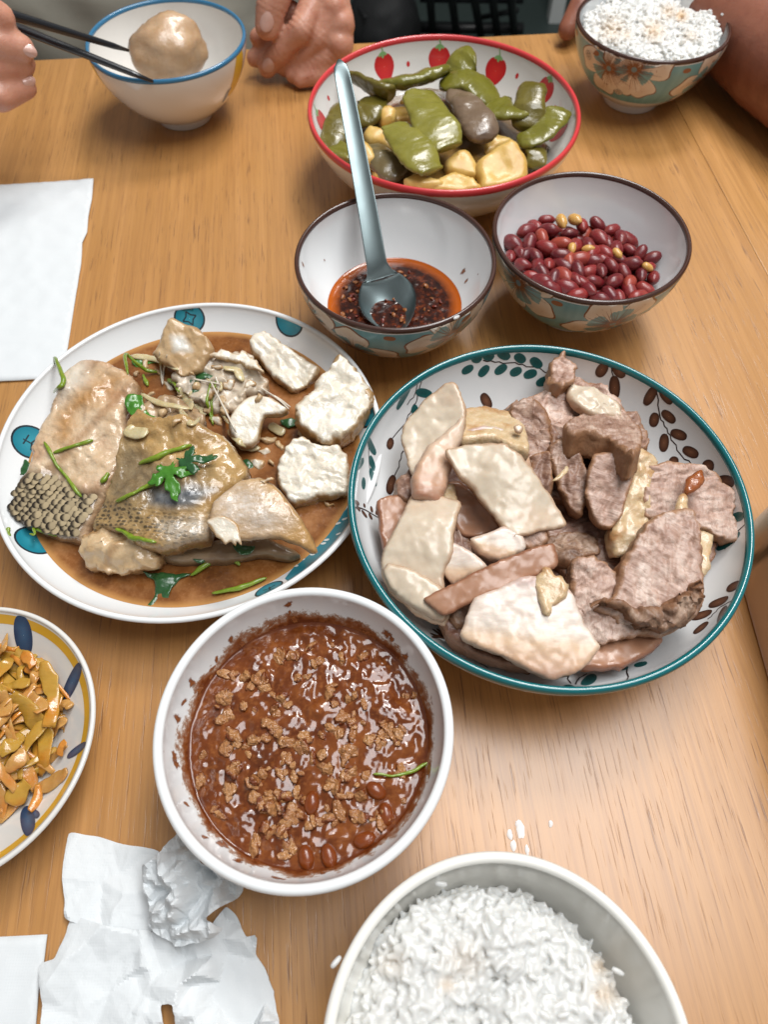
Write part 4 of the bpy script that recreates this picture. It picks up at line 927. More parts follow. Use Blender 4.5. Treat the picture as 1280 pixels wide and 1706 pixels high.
# onion and ginger slivers
M['onion'] = food('pale_cooked_onion', (.55, .46, .26), (.66, .59, .40), .25, .4, coat=.5).m
GO = 'slivers of onion and ginger over the fish'
for i, (p, w) in enumerate((((440, 215, 520, 225, 600, 262), .0034), ((470, 340, 540, 372, 640, 392), .0030), ((600, 320, 625, 360, 640, 390), .0050), ((640, 330, 660, 380, 690, 410), .0040), ((735, 395, 750, 420, 765, 440), .0014), ((790, 500, 820, 520, 870, 520), .0030), ((425, 450, 450, 470, 500, 470), .0060), ((690, 290, 735, 330, 740, 300), .0012), ((535, 215, 540, 260, 545, 300), .0011), ((760, 460, 800, 500, 830, 525), .0030), ((745, 255, 790, 262, 810, 300), .0042), ((900, 440, 925, 460, 950, 470), .0045), ((600, 390, 640, 440, 670, 420), .0026))):
    pts = []
    for q in cF0(*p):
        h = hit(*q, 'fishfood')[0] or W(*q, .03); pts.append(np.array(h) + [0, 0, .0022])
    V, F = sweep(curve(pts, 14), w * rnd_ends(14) * .62, .0009 * rnd_ends(14), roll=.3 * math.sin(i * 2.1), sup=2.6); V = V + .0004 * np.c_[fbm(V * 300, 2, i), fbm(V * 300, 2, i + 9), fbm(V * 300, 2, i + 20)]
    tagit(mk('onion_sliver', V, F, M['onion'], tag='fishfood'), 'pale cooked onion or ginger sliver lying over the fish', 'onion', GO)
# coriander stems and leaves
M['stem'] = food('green_coriander_stem', (.19, .30, .022), (.31, .40, .055), .3, .25, coat=.4, nscale=300).m
def leafmat(name, a, b):
    m = Mt(name); m.set(color=m.mix(m.noise(160, 4, .6), a, b), rough=.3, sss=.1, sssr=(.001, .001, .0005), coat=.4, coatr=.15); m.bump(m.noise(520, 3), .5, .0006); return m.m
M['leaf'] = leafmat('green_coriander_leaf', (.030, .145, .010), (.075, .25, .02)); M['leafd'] = leafmat('dark_wilted_leaf', (.012, .06, .02), (.03, .12, .03))
GS = 'coriander stems scattered over the fish'
def stem(path, r, cr=cF0, tag='fishfood', lift=.0, mat='stem', zs=None, label='thin bright green coriander stem lying on the fish', group=GS):
    pts = []
    for k, q in enumerate(dense(cr(*path), 9, False)):
        h, n = hit(*q, tag)
        h = W(*q, zs) if zs else (h if h is not None else W(*q, .03)); pts.append(np.array(h) + np.array([0, 0, r * .75 + lift]))
    pts = np.array(pts)
    if zs is None:
        for _ in range(4): pts[1:-1, 2] = np.maximum(pts[1:-1, 2], (pts[:-2, 2] + pts[2:, 2]) / 2)
    P = curve(pts, 26); r = r * .82; V, F = sweep(P, r * rnd_ends(26, .4, .3) * (1 + .18 * np.sin(np.linspace(0, 8, 26) + r * 9e4)), None, 8); V = V + .0003 * np.c_[fbm(V * 260, 2, 1), fbm(V * 260, 2, 2), fbm(V * 260, 2, 3)]
    return tagit(mk('herb_stem', V, F, M[mat]), label, 'herb', group)
SL = ['long coriander stem lying slantwise on the fillet', 'short coriander stem crossing the long one on the fillet', 'stalk of the bright coriander leaf on the fish shoulder', 'thick coriander stem along the far side of the bright leaf', 'curved coriander stem above the pale belly end', 'hooked green stem on the platter rim by the fillet', 'one of two thin stems hanging from the dark leaf', 'one of two thin stems hanging from the dark leaf', 'straight green stem beside the tan dimpled fish skin', 'short green stub under the tan dimpled fish skin', 'thick green stub beside the gristly flesh', 'short green stem in the gap between fillet and shoulder', 'tiny green stem on the rim below the scaled corner', 'thin dull stem under the scaled corner of the fillet']
for (p, r), lb in zip((((150, 495, 190, 572, 275, 680), .0012), ((180, 532, 245, 510, 312, 490), .0012), ((388, 695, 470, 655, 560, 618), .0013), ((465, 572, 560, 532, 640, 508), .0016), ((385, 786, 450, 818, 522, 830), .0015), ((182, 332, 214, 300, 208, 255, 186, 240), .0015), ((705, 290, 690, 360, 712, 440), .0010), ((722, 290, 705, 360, 712, 430), .0009), ((428, 270, 530, 266), .0013), ((478, 272, 495, 310), .0014), ((560, 290, 600, 330), .0016), ((340, 635, 365, 600), .0016), ((30, 780, 32, 812), .0012), ((100, 800, 190, 808), .0009)), SL):
    stem(p, r, label=lb)
for p, r, lb in (((636, 940, 720, 884, 770, 876, 800, 905), .0016, 'bent green stem floating in the broth under the fish'), ((708, 1000, 800, 982, 890, 948), .0015, 'straight green stem floating in the broth by the near rim')):
    stem(p, r, zs=zb + .0008, label=lb, group='stems floating in the broth')
GL = 'coriander leaves over the fish'
def lobed(cx, cy, L, ang, wid=.8, seed=0):
    """three-lobed toothed coriander leaf outline, in crop pixels"""
    r = np.random.default_rng(seed); a = np.linspace(-2.7, 2.7, 64); rad = np.zeros(64)
    for c0_, k_, w_ in ((0, 1.0, .50), (1.25, .82, .48), (-1.25, .82, .48), (2.3, .45, .4), (-2.3, .45, .4)): rad = np.maximum(rad, k_ * np.clip(1 - np.abs((a - c0_) / w_) ** 2.2 * .55, 0, 1))
    rad = np.maximum(rad, .30) * (1 + .11 * np.sin(a * 15 + seed)) * (1 + .08 * r.normal(size=64)); x, y = rad * np.cos(a), rad * np.sin(a) * wid
    c, s = math.cos(math.radians(ang)), math.sin(math.radians(ang)); return [v for q in zip(cx + L * (x * c - y * s), cy - L * (x * s + y * c)) for v in q]
def leaf(p, mat, label, z=None, lobes=.0012, seed=1, th=.0006, group=GL):
    q = cF0(*p); c = np.mean(q, 0); h, n = hit(*c, 'fishfood'); z = z if z is not None else (h.z + .0012 if h is not None else .03)
    return slab('coriander_leaf', q, z, M[mat], label=label, cat='leaf', group=group, n=(.05, -.15, 1), th=th, er=.0002, ds=.0008, jag=lobes * .5, soft=0 if len(p) > 80 else 1, namp=.0003, namp2=.0014, nscale2=170, seed=seed)
leaf(lobed(560, 590, 92, 285, .95, 2), 'leaf', 'bright green coriander leaf lying on the fish body', seed=2, z=.0575)
leaf(lobed(620, 556, 98, 8, .55, 3), 'leafd', 'darker folded lobe of the bright coriander leaf', seed=3, z=.0590)
leaf((606, 272, 640, 252, 690, 250, 728, 262, 724, 286, 690, 282, 664, 292, 660, 330, 640, 334, 636, 296), 'leafd', 'dark coriander leaf with paired stems in the middle', seed=4)
leaf((414, 352, 440, 334, 470, 338, 480, 366, 500, 392, 526, 418, 490, 424, 450, 410, 424, 392), 'leaf', 'wet green coriander leaf between fillet and fish body', seed=5)
leaf((68, 604, 84, 552, 98, 560, 112, 592, 96, 602), 'leafd', 'small dark leaf tucked under the fillet edge', seed=6, lobes=.0003, z=.030)
leaf((440, 222, 480, 208, 520, 206, 524, 226, 480, 236, 450, 242), 'leaf', 'small green leaf beside the tan fish skin', seed=7)
leaf((805, 552, 826, 548, 846, 570, 836, 584, 812, 572), 'leafd', 'tiny dark leaf at the end of the fish body', seed=8, lobes=.0004)
leaf((930, 424, 970, 414, 996, 432, 964, 446), 'leafd', 'small dark leaf sunk in the broth pool', seed=9, z=zb + .0015)
leaf((640, 884, 668, 840, 690, 870, 680, 896), 'leafd', 'dark leaf under the fish belly', seed=10, z=.026)
leaf((776, 838, 846, 836, 840, 868, 800, 870), 'leafd', 'dark leaf hanging below the fin', seed=12, z=.030)
leaf((476, 922, 560, 926, 634, 924, 600, 948, 572, 980, 560, 1030, 600, 1048, 540, 1062, 474, 1052, 510, 1010, 520, 960), 'leafd', 'large dark green leaf sunk in the broth at the near rim', seed=13, z=zb + .0012)

# small shreds of flesh and fish bones in the middle of the platter
rf_ = np.random.default_rng(77); shm = [M['fish_white'], fleshmat('tan_fish_shred', (.56, .42, .25), (.68, .55, .38), (.42, .25, .10), (.52, .36, .18)).m]
for k, (x, y) in enumerate([(480, 230), (520, 255), (560, 300), (500, 330), (600, 345), (660, 300), (700, 330), (740, 350), (760, 300), (690, 380), (720, 420), (745, 380), (830, 300), (860, 350), (880, 520), (900, 480), (850, 560), (930, 500), (470, 380), (540, 395), (590, 420), (640, 260), (720, 240), (450, 260), (880, 620), (900, 560), (1090, 690), (1000, 470)]):
    q = cF0(x, y)[0]; h = hit(*q, 'fishfood')[0]; n = 7; a0 = rf_.random() * TAU; r = 12 + 16 * rf_.random(); el_ = .35 + .4 * rf_.random()
    pts = [(x + r * (.75 + .5 * rf_.random()) * (math.cos(a) * math.cos(a0) - el_ * math.sin(a) * math.sin(a0)), y + r * (.75 + .5 * rf_.random()) * (math.cos(a) * math.sin(a0) + el_ * math.sin(a) * math.cos(a0)) * .8) for a in np.linspace(0, TAU, n + 1)[:-1]]
    slab('fish_shred', cF0(*[v for p in pts for v in p]), h.z + .0018, shm[k % 2], tag='fishfood', label='small torn shred of fish flesh lying in the middle of the platter', cat='fish', group='torn shreds of fish flesh', n=(rf_.normal() * .25, -.2 + rf_.normal() * .2, 1), th=.003, er=.0009, ds=.0008, jag=.0009, namp=.0006, namp2=.0014, nscale2=150, seed=300 + k)
bonem = plain('pale_fish_bone', (.66, .60, .50), .3, coat=.3)
for k, p in enumerate(((690, 400, 730, 330, 720, 280), (700, 290, 770, 430, 790, 470), (535, 200, 540, 260, 545, 310), (560, 210, 548, 270, 545, 310), (860, 330, 920, 350, 970, 385), (870, 320, 930, 360, 965, 392), (640, 290, 690, 300, 740, 310))):
    pts = []
    for q in cF0(*p):
        h = hit(*q, 'fishfood')[0]; pts.append(np.array(h) + [0, 0, .0022])
    V, F = sweep(curve(pts, 16), .0006 * rnd_ends(16, .5, .3), None, 6); tagit(mk('fish_bone', V, F, bonem), 'thin pale fish bone sticking out of the flesh', 'fish bone', 'thin fish bones')
# ------------------------------------------------------------------ stewed beans, potato and aubergine in the strawberry bowl
GV = 'stewed vegetables in the strawberry bowl'
def podmat(name, a, b, dark, spots=.6):
    a, b, dark = SAT(a, 1.12), SAT(b, 1.12), SAT(dark, 1.1)
    m = Mt(name); n = m.noise(60, 4, .6); c = m.mix(m.ramp(n, [(.3, 0.0), (.7, 1.0)]), a, b)
    c = m.mix(m.ramp(m.noise(28, 3, .5), [(.58, 0.0), (.70, spots)]), c, dark); c = m.mix(m.ramp(m.noise(240, 3), [(.60, 0.0), (.72, .35)]), c, dark)
    m.set(color=c, rough=.28, coat=.25, coatr=.12); m.bump(m.math('ADD', m.noise(130, 4, .6), m.math('MULTIPLY', m.noise(500, 2), .35)), .35, .0012); return m.m
M['pod'] = podmat('stewed_green_bean_pod', (.155, .145, .018), (.23, .215, .035), (.07, .05, .012), .55)
M['pod_l'] = podmat('bright_green_bean_pod', (.20, .185, .026), (.29, .265, .055), (.14, .11, .018), .45)
M['pod_d'] = podmat('brown_green_bean_pod', (.13, .105, .018), (.20, .165, .03), (.05, .03, .012), .75)
M['aub'] = podmat('stewed_aubergine', (.17, .115, .075), (.25, .18, .12), (.08, .045, .035), .6)
M['pot'] = food('stewed_potato', (.62, .41, .12), (.72, .54, .22), .38, .2, c2=(.58, .34, .07), nscale=80, bump=.35, bscale=260, coat=.12).m
M['mush'] = podmat('dark_stewed_scrap', (.13, .10, .045), (.20, .16, .08), (.05, .035, .02))
def drop3(path, zs, cr):
    return np.array([W(x, y, z) for (x, y), z in zip(cr(*path), zs)])
def pod(name, path, zs, w, t, mat, label, cr, roll=0.0, sup=2.3, lumps=3.0, p=.5, lo=.2, twist=0.0, seed=0):
    P = curve(drop3(path, zs, cr), 60); e = rnd_ends(60, p, lo)
    s_ = np.linspace(0, 1, 60); lump = 1 + .07 * np.sin(s_ * TAU * lumps + seed)
    V, F = sweep(P, w * 1.06 * e * (1 + .05 * np.sin(s_ * 9 + seed)), t * .54 * e * lump, 24, roll=roll + twist * s_ + .14 * np.sin(s_ * 5 + seed), sup=2.4)
    V = V + .0003 * np.c_[fbm(V * 330, 2, seed + 1), fbm(V * 330, 2, seed + 2), fbm(V * 330, 2, seed + 5)]
    V = V + .0007 * np.c_[fbm(V * 110, 3, seed), fbm(V * 130, 3, seed + 3), fbm(V * 130, 3, seed + 6)]
    return tagit(mk(name, V, F, M[mat], tag=['veg', 'vegfood']), label, 'vegetable', GV)
# a bed of soft potato and sauce under the pieces
zg = .030; rg = veg.r_in(zg)
V, F = blob((0, 0, 0), (1, 1, 1), sub=4, amp=.0); V = V * [rg * .99, rg * .99, .016]; V[:, 2] += .006 * fbm(V * 45, 3, 4); V = V + [veg.c[0], veg.c[1], zg - .008]
lim = np.array([veg.r_in(max(z, .012)) - .0005 for z in V[:, 2]]); rr = np.hypot(V[:, 0] - veg.c[0], V[:, 1] - veg.c[1]); k = np.minimum(1, lim / np.maximum(rr, 1e-6)); V[:, 0] = veg.c[0] + (V[:, 0] - veg.c[0]) * k; V[:, 1] = veg.c[1] + (V[:, 1] - veg.c[1]) * k
tagit(mk('vegetable_stew', V, F, food('brown_vegetable_stew', (.20, .12, .035), (.36, .22, .07), .3, .2, c2=(.10, .07, .02), nscale=60, bump=.8, bscale=180, coat=.5).m, tag=['veg', 'vegfood']), 'soft brown stew of potato and bean scraps under the pods', 'stew')
def pot(pts, z, label, cr, n=(0, -.3, 1), th=.016, er=.004, seed=0, mat='pot', name='potato_chunk'):
    return slab(name, cr(*pts), z, M[mat], tag=['veg', 'vegfood'], label=label, cat='vegetable', group=GV, n=n, th=th, er=er, ds=.0018, namp=.0005, nscale=150, namp2=.0022, nscale2=55, seed=seed)
pot((376, 1010, 480, 930, 640, 850, 700, 880, 790, 980, 800, 1080, 760, 1140, 640, 1190, 420, 1230, 390, 1140), .046, 'biggest smooth yellow potato chunk against the near rim', cB2, seed=1, th=.02)
pot((0, 1170, 100, 1100, 200, 1090, 340, 1130, 410, 1200, 400, 1240, 200, 1262, 0, 1250), .043, 'wide orange-yellow potato wedge along the near rim', cB2, seed=2)
pot((110, 1000, 200, 930, 290, 930, 370, 1020, 372, 1120, 280, 1130, 130, 1090), .043, 'rounded potato chunk below the brown aubergine', cB2, seed=3)
pot((430, 800, 500, 770, 620, 790, 680, 830, 560, 900, 480, 950, 420, 960), .040, 'pale potato wedge beside the aubergine end', cB2, seed=4)
pot((345, 540, 390, 524, 470, 610, 540, 720, 520, 760, 460, 740, 400, 640), .044, 'narrow pale potato stick behind the aubergine', cB2, seed=5, th=.01)
pot((700, 620, 760, 610, 900, 620, 960, 700, 1000, 790, 940, 840, 860, 760, 740, 760), .041, 'flat pale potato slice between two green pods', cB1, seed=6)
pot((520, 830, 560, 760, 660, 780, 760, 790, 830, 860, 800, 960, 740, 1000, 640, 920, 560, 900), .043, 'pale potato lump left of the bright pod', cB1, seed=7)
pot((590, 1130, 640, 1090, 690, 1110, 720, 1180, 640, 1230, 600, 1210), .040, 'small pale potato cube at the near left rim', cB1, seed=8)
pot((570, 690, 640, 680, 720, 700, 740, 760, 690, 780, 580, 740), .040, 'small pale green onion-like lump under the pods', cB1, seed=9, mat='pod_l', name='vegetable_lump')
pot((430, 900, 520, 880, 600, 960, 640, 1040, 560, 1080, 470, 1020), .047, 'pale yellow potato wedge beside the spoon handle', cB1, seed=21)
pot((860, 1190, 960, 1150, 1080, 1170, 1180, 1200, 1180, 1250, 1000, 1262, 880, 1240), .046, 'long yellow potato wedge under the cut bright pod', cB1, seed=22)
pot((640, 640, 720, 600, 800, 640, 780, 720, 680, 740), .050, 'pale yellow potato lump among the olive pods', cB1, seed=23)
pot((820, 580, 880, 500, 900, 560, 880, 590), .048, 'tiny pink-white potato tip among the pods', cB1, seed=10, th=.006, er=.002)
pod('aubergine_piece', (560, 960, 640, 1040, 740, 1120, 860, 1200), (.038, .040, .040, .038), .011, .009, 'mush', 'dark wrinkled aubergine scrap by the near left rim', cB1, seed=1)
pod('aubergine_piece', (190, 450, 300, 600, 390, 740, 440, 860), (.052, .053, .052, .049), .0115, .0100, 'aub', 'thick grey-brown aubergine piece in the middle of the stew', cB2, seed=2, lo=.45, p=.4)
pod('bean_pod', (230, 1000, 290, 860, 330, 740, 350, 600), (.036, .040, .044, .046), .010, .008, 'pod_d', 'dark curled pod behind the spoon against the left wall', cB1, seed=3)
pod('bean_pod', (440, 700, 520, 690, 590, 640, 600, 560), (.044, .046, .047, .047), .012, .009, 'pod_d', 'short dark pod end with black spot right of the spoon', cB1, seed=4)
pod('bean_pod', (300, 1060, 350, 1000, 400, 960), (.036, .038, .038), .010, .007, 'pod', 'olive pod end under the spoon handle', cB1, seed=5)
pod('bean_pod', (390, 400, 480, 420, 580, 470, 680, 520, 780, 540), (.050, .053, .054, .054, .052), .0105, .0065, 'pod_d', 'long brown twisting pod right of the spoon handle', cB1, roll=.5, seed=6, twist=.8)
pod('bean_pod', (640, 470, 760, 450, 860, 430, 980, 400, 1100, 360, 1200, 340), (.050, .054, .056, .057, .057, .055), .0115, .0085, 'pod', 'long olive pod with a dark scar under the strawberries', cB1, roll=.3, seed=7, twist=.5)
pod('bean_pod', (150, 330, 220, 260, 300, 190, 360, 160), (.050, .054, .058, .060), .0115, .0085, 'pod', 'upright olive pod tip pointing at the far rim', cB2, seed=8, p=.6)
pod('bean_pod', (60, 430, 200, 370, 320, 380, 440, 480, 500, 600), (.052, .056, .056, .052, .046), .0130, .008, 'pod', 'broad glossy olive pod bent across the far side', cB2, roll=.2, seed=9)
pod('bean_pod', (470, 560, 560, 590, 660, 620, 730, 640), (.046, .048, .047, .044), .0155, .008, 'pod', 'wide folded olive pod behind the upright pod', cB2, roll=.2, seed=10)
pod('bean_pod', (770, 800, 790, 660, 810, 520, 830, 390), (.040, .048, .054, .057), .0110, .0085, 'pod_d', 'upright dark pod beside a strawberry on the right wall', cB2, seed=11, p=.55)
pod('bean_pod', (690, 860, 820, 840, 940, 760, 1020, 660, 1050, 590), (.042, .044, .047, .050, .052), .0095, .0055, 'pod', 'slim olive pod leaning on the right wall', cB2, seed=12)
pod('bean_pod', (850, 920, 860, 1000, 840, 1090), (.040, .038, .034), .0075, .005, 'pod_d', 'small grey pod scrap low at the right wall', cB2, seed=13)
pod('bean_pod', (980, 520, 1050, 680, 1130, 830, 1220, 970), (.056, .058, .056, .052), .0145, .0062, 'pod_l', 'bright green wide flat pod lying over the potatoes', cB1, seed=14, sup=3.0, lo=.75, p=.3)
pod('bean_pod', (780, 790, 870, 900, 980, 1040, 1080, 1160), (.053, .054, .053, .050), .0125, .0055, 'pod_l', 'bright green cut pod nearest the spoon', cB1, seed=15, sup=3.0, lo=.8, p=.3)

# ------------------------------------------------------------------ chilli oil, spoon
zo = .0235; ro = dip.r_in(zo) + .0004
om = Mt('dark_chilli_oil'); n = om.noise(190, 4, .65)
ed = om.attr('ed')
c = om.ramp(n, [(.36, (.010, .002, .001)), (.52, (.035, .006, .002)), (.64, (.12, .022, .004)), (.74, (.26, .075, .012))])
c = om.mix(om.ramp(ed, [(.0, 1.0), (.06, .85), (.20, 0.0)]), c, (.42, .085, .003))
om.set(color=c, rough=.12, coat=.1, coatr=.03); om.bump(om.noise(150, 4, .6), .15, .0008)
nr, na = 30, 110; V = []; e_ = []
for i in range(nr + 1):
    f = i / nr; th = np.arange(na) * TAU / na
    V.append(np.c_[dip.c[0] + ro * f * np.cos(th), dip.c[1] + ro * f * np.sin(th), np.full(na, zo + (.0007 if i == nr else 0))]); e_.append(np.full(na, 1 - f))
V = np.vstack(V); F = [(i * na + j, i * na + (j + 1) % na, (i + 1) * na + (j + 1) % na, (i + 1) * na + j) for i in range(nr) for j in range(na)]
q = V[:, 0] > -9; V[q, 2] += .0006 * np.clip(fbm(V * 260, 3, 8), 0, 1) * (np.concatenate(e_) > .06)
tagit(mk('chilli_oil', V, F, om.m, attr={'ed': np.concatenate(e_)}, tag=['dip', 'dipfood']), 'dark red chilli oil with an orange edge in the flowered bowl', 'sauce')
M['flake'] = food('garlic_chilli_flake', (.26, .09, .018), (.38, .16, .04), .3, .1, coat=.2, nscale=300).m
M['flake2'] = food('dark_chilli_flake', (.14, .018, .006), (.22, .036, .010), .25, .1, coat=.2, nscale=300).m
rg_ = np.random.default_rng(21)
fl_me = []
for k in range(4):
    V, F = blob((0, 0, 0), (.0016, .0011, .0005), sub=2, amp=.45, fr=1.4, seed=k + 40); fl_me.append((V, F))
def put(name, me_src, loc, rot, scl, mat, label, cat, group, cache={}):
    key = (name, id(me_src[0]), mat.name)
    if key not in cache:
        me = bpy.data.meshes.new(name); me.from_pydata(me_src[0].tolist(), [], me_src[1]); me.materials.append(mat); me.polygons.foreach_set('use_smooth', [True] * len(me.polygons)); cache[key] = me
    o = bpy.data.objects.new(name, cache[key]); COL.objects.link(o); o.location = loc; o.rotation_euler = rot; o.scale = scl if hasattr(scl, '__len__') else (scl,) * 3
    return tagit(o, label, cat, group)
for k in range(95):
    a = rg_.random() * TAU; r = ro * .90 * math.sqrt(rg_.random()); x, y = dip.c[0] + r * math.cos(a), dip.c[1] + r * math.sin(a)
    nf = fbm(np.array([[x * 90, y * 90, 1.0]]), 2, 3)[0]
    if nf < -.1 and y > dip.c[1]: continue
    put('chilli_flake', fl_me[k % 4], (x, y, zo + .0006), (rg_.normal() * .3, rg_.normal() * .3, rg_.random() * TAU), .55 + .8 * rg_.random() ** 1.5, M['flake'] if rg_.random() < .5 else M['flake2'], 'small garlic or chilli flake floating in the dark chilli oil', 'flake', 'flakes in the chilli oil')
# soup spoon standing in the oil
st = Mt('brushed_steel'); st.set(color=(.19, .235, .24), metal=1.0, rough=st.math('ADD', st.math('MULTIPLY', st.noise(90, 3), .12), .33))
T0 = cB1(322, 250)[0]; Tm = cD(470, 130)[0]; T1 = cD(520, 430)[0]; T2 = cD(540, 560)[0]; T3 = cD(640, 700)[0]
sp = thing('soup_spoon', 'grey steel soup spoon leaning in the chilli oil with its handle over the strawberry bowl', 'spoon', tuple(W(*T3, .012)))
base = np.array(W(*cD(548, 545)[0], .0345)); tip = np.array(W(*T0, .114)); mid = np.array(W(*Tm, .064)); mid2 = np.array(W(*T1, .0445))
P = curve([tip, tip * .55 + mid * .45 + [0, 0, .002], mid, mid2, base], 40); s_ = np.linspace(0, 1, 40)
wv = np.interp(s_, [0, .012, .04, .5, .8, .93, 1.0], [.0012, .0036, .0048, .0062, .0066, .0085, .0115])
d = (base - tip) / np.linalg.norm(base - tip); upv = np.array([0, -.45, .9])
V, F = sweep(P, wv, .0011, 24, up=upv, sup=2.4)
# hollow the handle slightly (channel) by pushing the middle of the upper face down
nn = 24; A = np.arange(nn) * TAU / nn
for i in range(40):
    ring = V[i * nn:(i + 1) * nn]; cen = ring.mean(0); u = np.clip(np.sin(A), -1, 1); k = np.cos(A)
    ring[:] = ring - upv * (.0016 * (1 - k ** 2) * min(1, s_[i] * 12))[:, None]
mk('handle', V, F, st.m, sp, tag='dip')
# bowl of the spoon: hollow shell, egg-shaped outline
ax = np.array(W(*cD(655, 868)[0], .0262)) - base; L = np.linalg.norm(ax); ax = ax / np.linalg.norm(ax); N = upv - ax * (upv @ ax); N /= np.linalg.norm(N); S = np.cross(ax, N)
rows, cols = 20, 25; Vt, Vb = [], []
for i in range(rows):
    f = i / (rows - 1); wdt = .0190 * (math.sin(math.pi * min(1, .16 + f * .84)) ** .62) * (1 - .12 * f) if f < .999 else .0008
    wdt = max(wdt, .0100 if f < .1 else .0008)
    dep = .0110 * math.sin(math.pi * min(1, .04 + f * .96)) ** .8
    for j in range(cols):
        u = -1 + 2 * j / (cols - 1); p = base + ax * (f * L) + S * (u * wdt) - N * (dep * (1 - u * u))
        Vt.append(p); Vb.append(p - N * .0009)
V = np.vstack([Vt, Vb]); n0 = rows * cols; F = []
for i in range(rows - 1):
    for j in range(cols - 1):
        a = i * cols + j; F += [(a, a + 1, a + cols + 1, a + cols), (n0 + a, n0 + a + cols, n0 + a + cols + 1, n0 + a + 1)]
rim_ = [j for j in range(cols)] + [i * cols + cols - 1 for i in range(1, rows)] + [(rows - 1) * cols + j for j in range(cols - 2, -1, -1)] + [i * cols for i in range(rows - 2, 0, -1)]
F += [(rim_[k], rim_[(k + 1) % len(rim_)], n0 + rim_[(k + 1) % len(rim_)], n0 + rim_[k]) for k in range(len(rim_))]
mk('spoon_bowl', V, F, st.m, sp, tag='dip')

# ------------------------------------------------------------------ peanuts
pm = Mt('red_peanut_skin'); rnd = pm.objrand(); n = pm.noise(220, 4, .6)
c = pm.ramp(rnd, [(0, (.09, .005, .010)), (.5, (.17, .010, .014)), (.85, (.25, .020, .018)), (1, (.34, .055, .03))]); c = pm.mix(pm.ramp(n, [(.45, 0.0), (.75, .45)]), c, (.30, .075, .05))
fibp = pm.noise(1.0, 2, .5, pm.map((160, 900, 900))); c = pm.mix(pm.ramp(fibp, [(.3, .35), (.5, 0.0)]), c, (.07, .008, .012))
pm.set(color=c, rough=.36, coat=.1, coatr=.16, sss=.05, sssr=(.001, .0005, .0003)); pm.bump(pm.math('ADD', fibp, n), .25, .0004)
py_ = food('skinned_peanut', (.58, .33, .085), (.68, .45, .17), .3, .3, coat=.4).m
def peanut_mesh(seed):
    V, F = ico(3); V = V.copy(); x = V[:, 0]; r = np.random.default_rng(seed)
    V[:, 1:] *= (1 - .10 * np.exp(-(x / .35) ** 2) * r.random() + .05 * x * r.normal())[:, None]
    tipk = np.clip(x - .82, 0, 1) * 1.6; V[:, 0] += tipk * .5; V[:, 1:] *= (1 - tipk * .9)[:, None]
    V *= (1 + .035 * fbm(V * 2.0, 2, seed))[:, None]
    return V * [.0074, .0049, .0047], F
pmesh = [peanut_mesh(k) for k in range(7)]
GPN = 'red-skinned peanuts in the flowered bowl'
PN = [(360,310,0),(265,335,60),(250,385,150),(165,460,50),(262,465,110),(340,425,80),(368,490,30),(455,465,20),(585,350,90),(680,345,40),(690,430,60),(770,380,150),(820,430,100),(870,500,40),(940,520,130),(1005,555,170),(720,520,45),(640,570,20),(560,620,80),(460,535,10),(512,402,170),(380,590,100),(315,600,95),(245,530,130),(225,590,30),(150,540,95),(285,670,20),(340,695,40),(410,680,110),(470,660,60),(490,730,20),(580,700,30),(665,695,175),(630,640,160),(760,595,60),(875,590,15),(785,690,140),(875,700,120),(945,655,100),(1020,670,110),(970,740,30),(870,750,80),(755,775,60),(560,775,170),(690,800,20),(810,790,80),(930,785,160),(400,740,20),(380,380,20),(740,455,80),(570,560,170),(300,540,60),(700,630,90),(620,475,90),(540,480,110),(470,600,40),(840,640,60),(990,610,150),(500,560,90),(620,740,60),(650,520,130),(810,560,30),(430,580,100),(540,680,70),(205,520,80),(790,500,100),(715,570,30),(860,440,20),(920,590,70),(340,640,60)]
zp0 = .0385
def moundz(x, y):
    r = math.hypot(x - pea.c[0], y - pea.c[1]); return zp0 + .003 * (1 - (r / .045) ** 2)
rp = np.random.default_rng(3)
# lower layers
for lay, (z, R, cnt) in enumerate(((.0165, .026, 26), (.0245, .036, 44), (.0315, .041, 56))):
    for k in range(cnt):
        a = k * 2.39996 + lay; r = R * math.sqrt((k + .5) / cnt); x, y = pea.c[0] + r * math.cos(a), pea.c[1] + r * math.sin(a)
        put('peanut', pmesh[k % 7], (x, y, z + rp.normal() * .0008), (rp.random() * 6, rp.normal() * .35, rp.random() * TAU), .92 + .12 * rp.random(), pm.m, 'glossy dark red peanut in its skin among the others in the flowered bowl', 'peanut', GPN)
for k, (x, y, an) in enumerate(PN):
    q = cP(x, y)[0]; p = W(*q, zp0); p = W(*q, moundz(p.x, p.y) + rp.normal() * .0007)
    rm = pea.r_in(p.z) - .0058; dx, dy = p.x - pea.c[0], p.y - pea.c[1]; r = math.hypot(dx, dy)
    if r > rm: p = Vector((pea.c[0] + dx * rm / r, pea.c[1] + dy * rm / r, p.z))
    put('peanut', pmesh[k % 7], p, (rp.random() * 6, rp.normal() * .25, -math.radians(an)), .76 + .34 * rp.random(), pm.m, 'glossy dark red peanut in its skin among the others in the flowered bowl', 'peanut', GPN)
for k, (x, y, an) in enumerate([(460, 325, 80), (540, 315, 60), (620, 495, 10), (525, 490, 100), (800, 520, 60), (985, 605, 10)]):
    q = cP(x, y)[0]; p = W(*q, zp0); p = W(*q, moundz(p.x, p.y) + .0036)
    put('peeled_peanut', pmesh[k % 7], p, (rp.random() * 6, rp.normal() * .3, -math.radians(an)), .78 if k < 2 else .55, py_, 'yellow peeled peanut half among the red peanuts', 'peanut', 'yellow peeled peanuts')

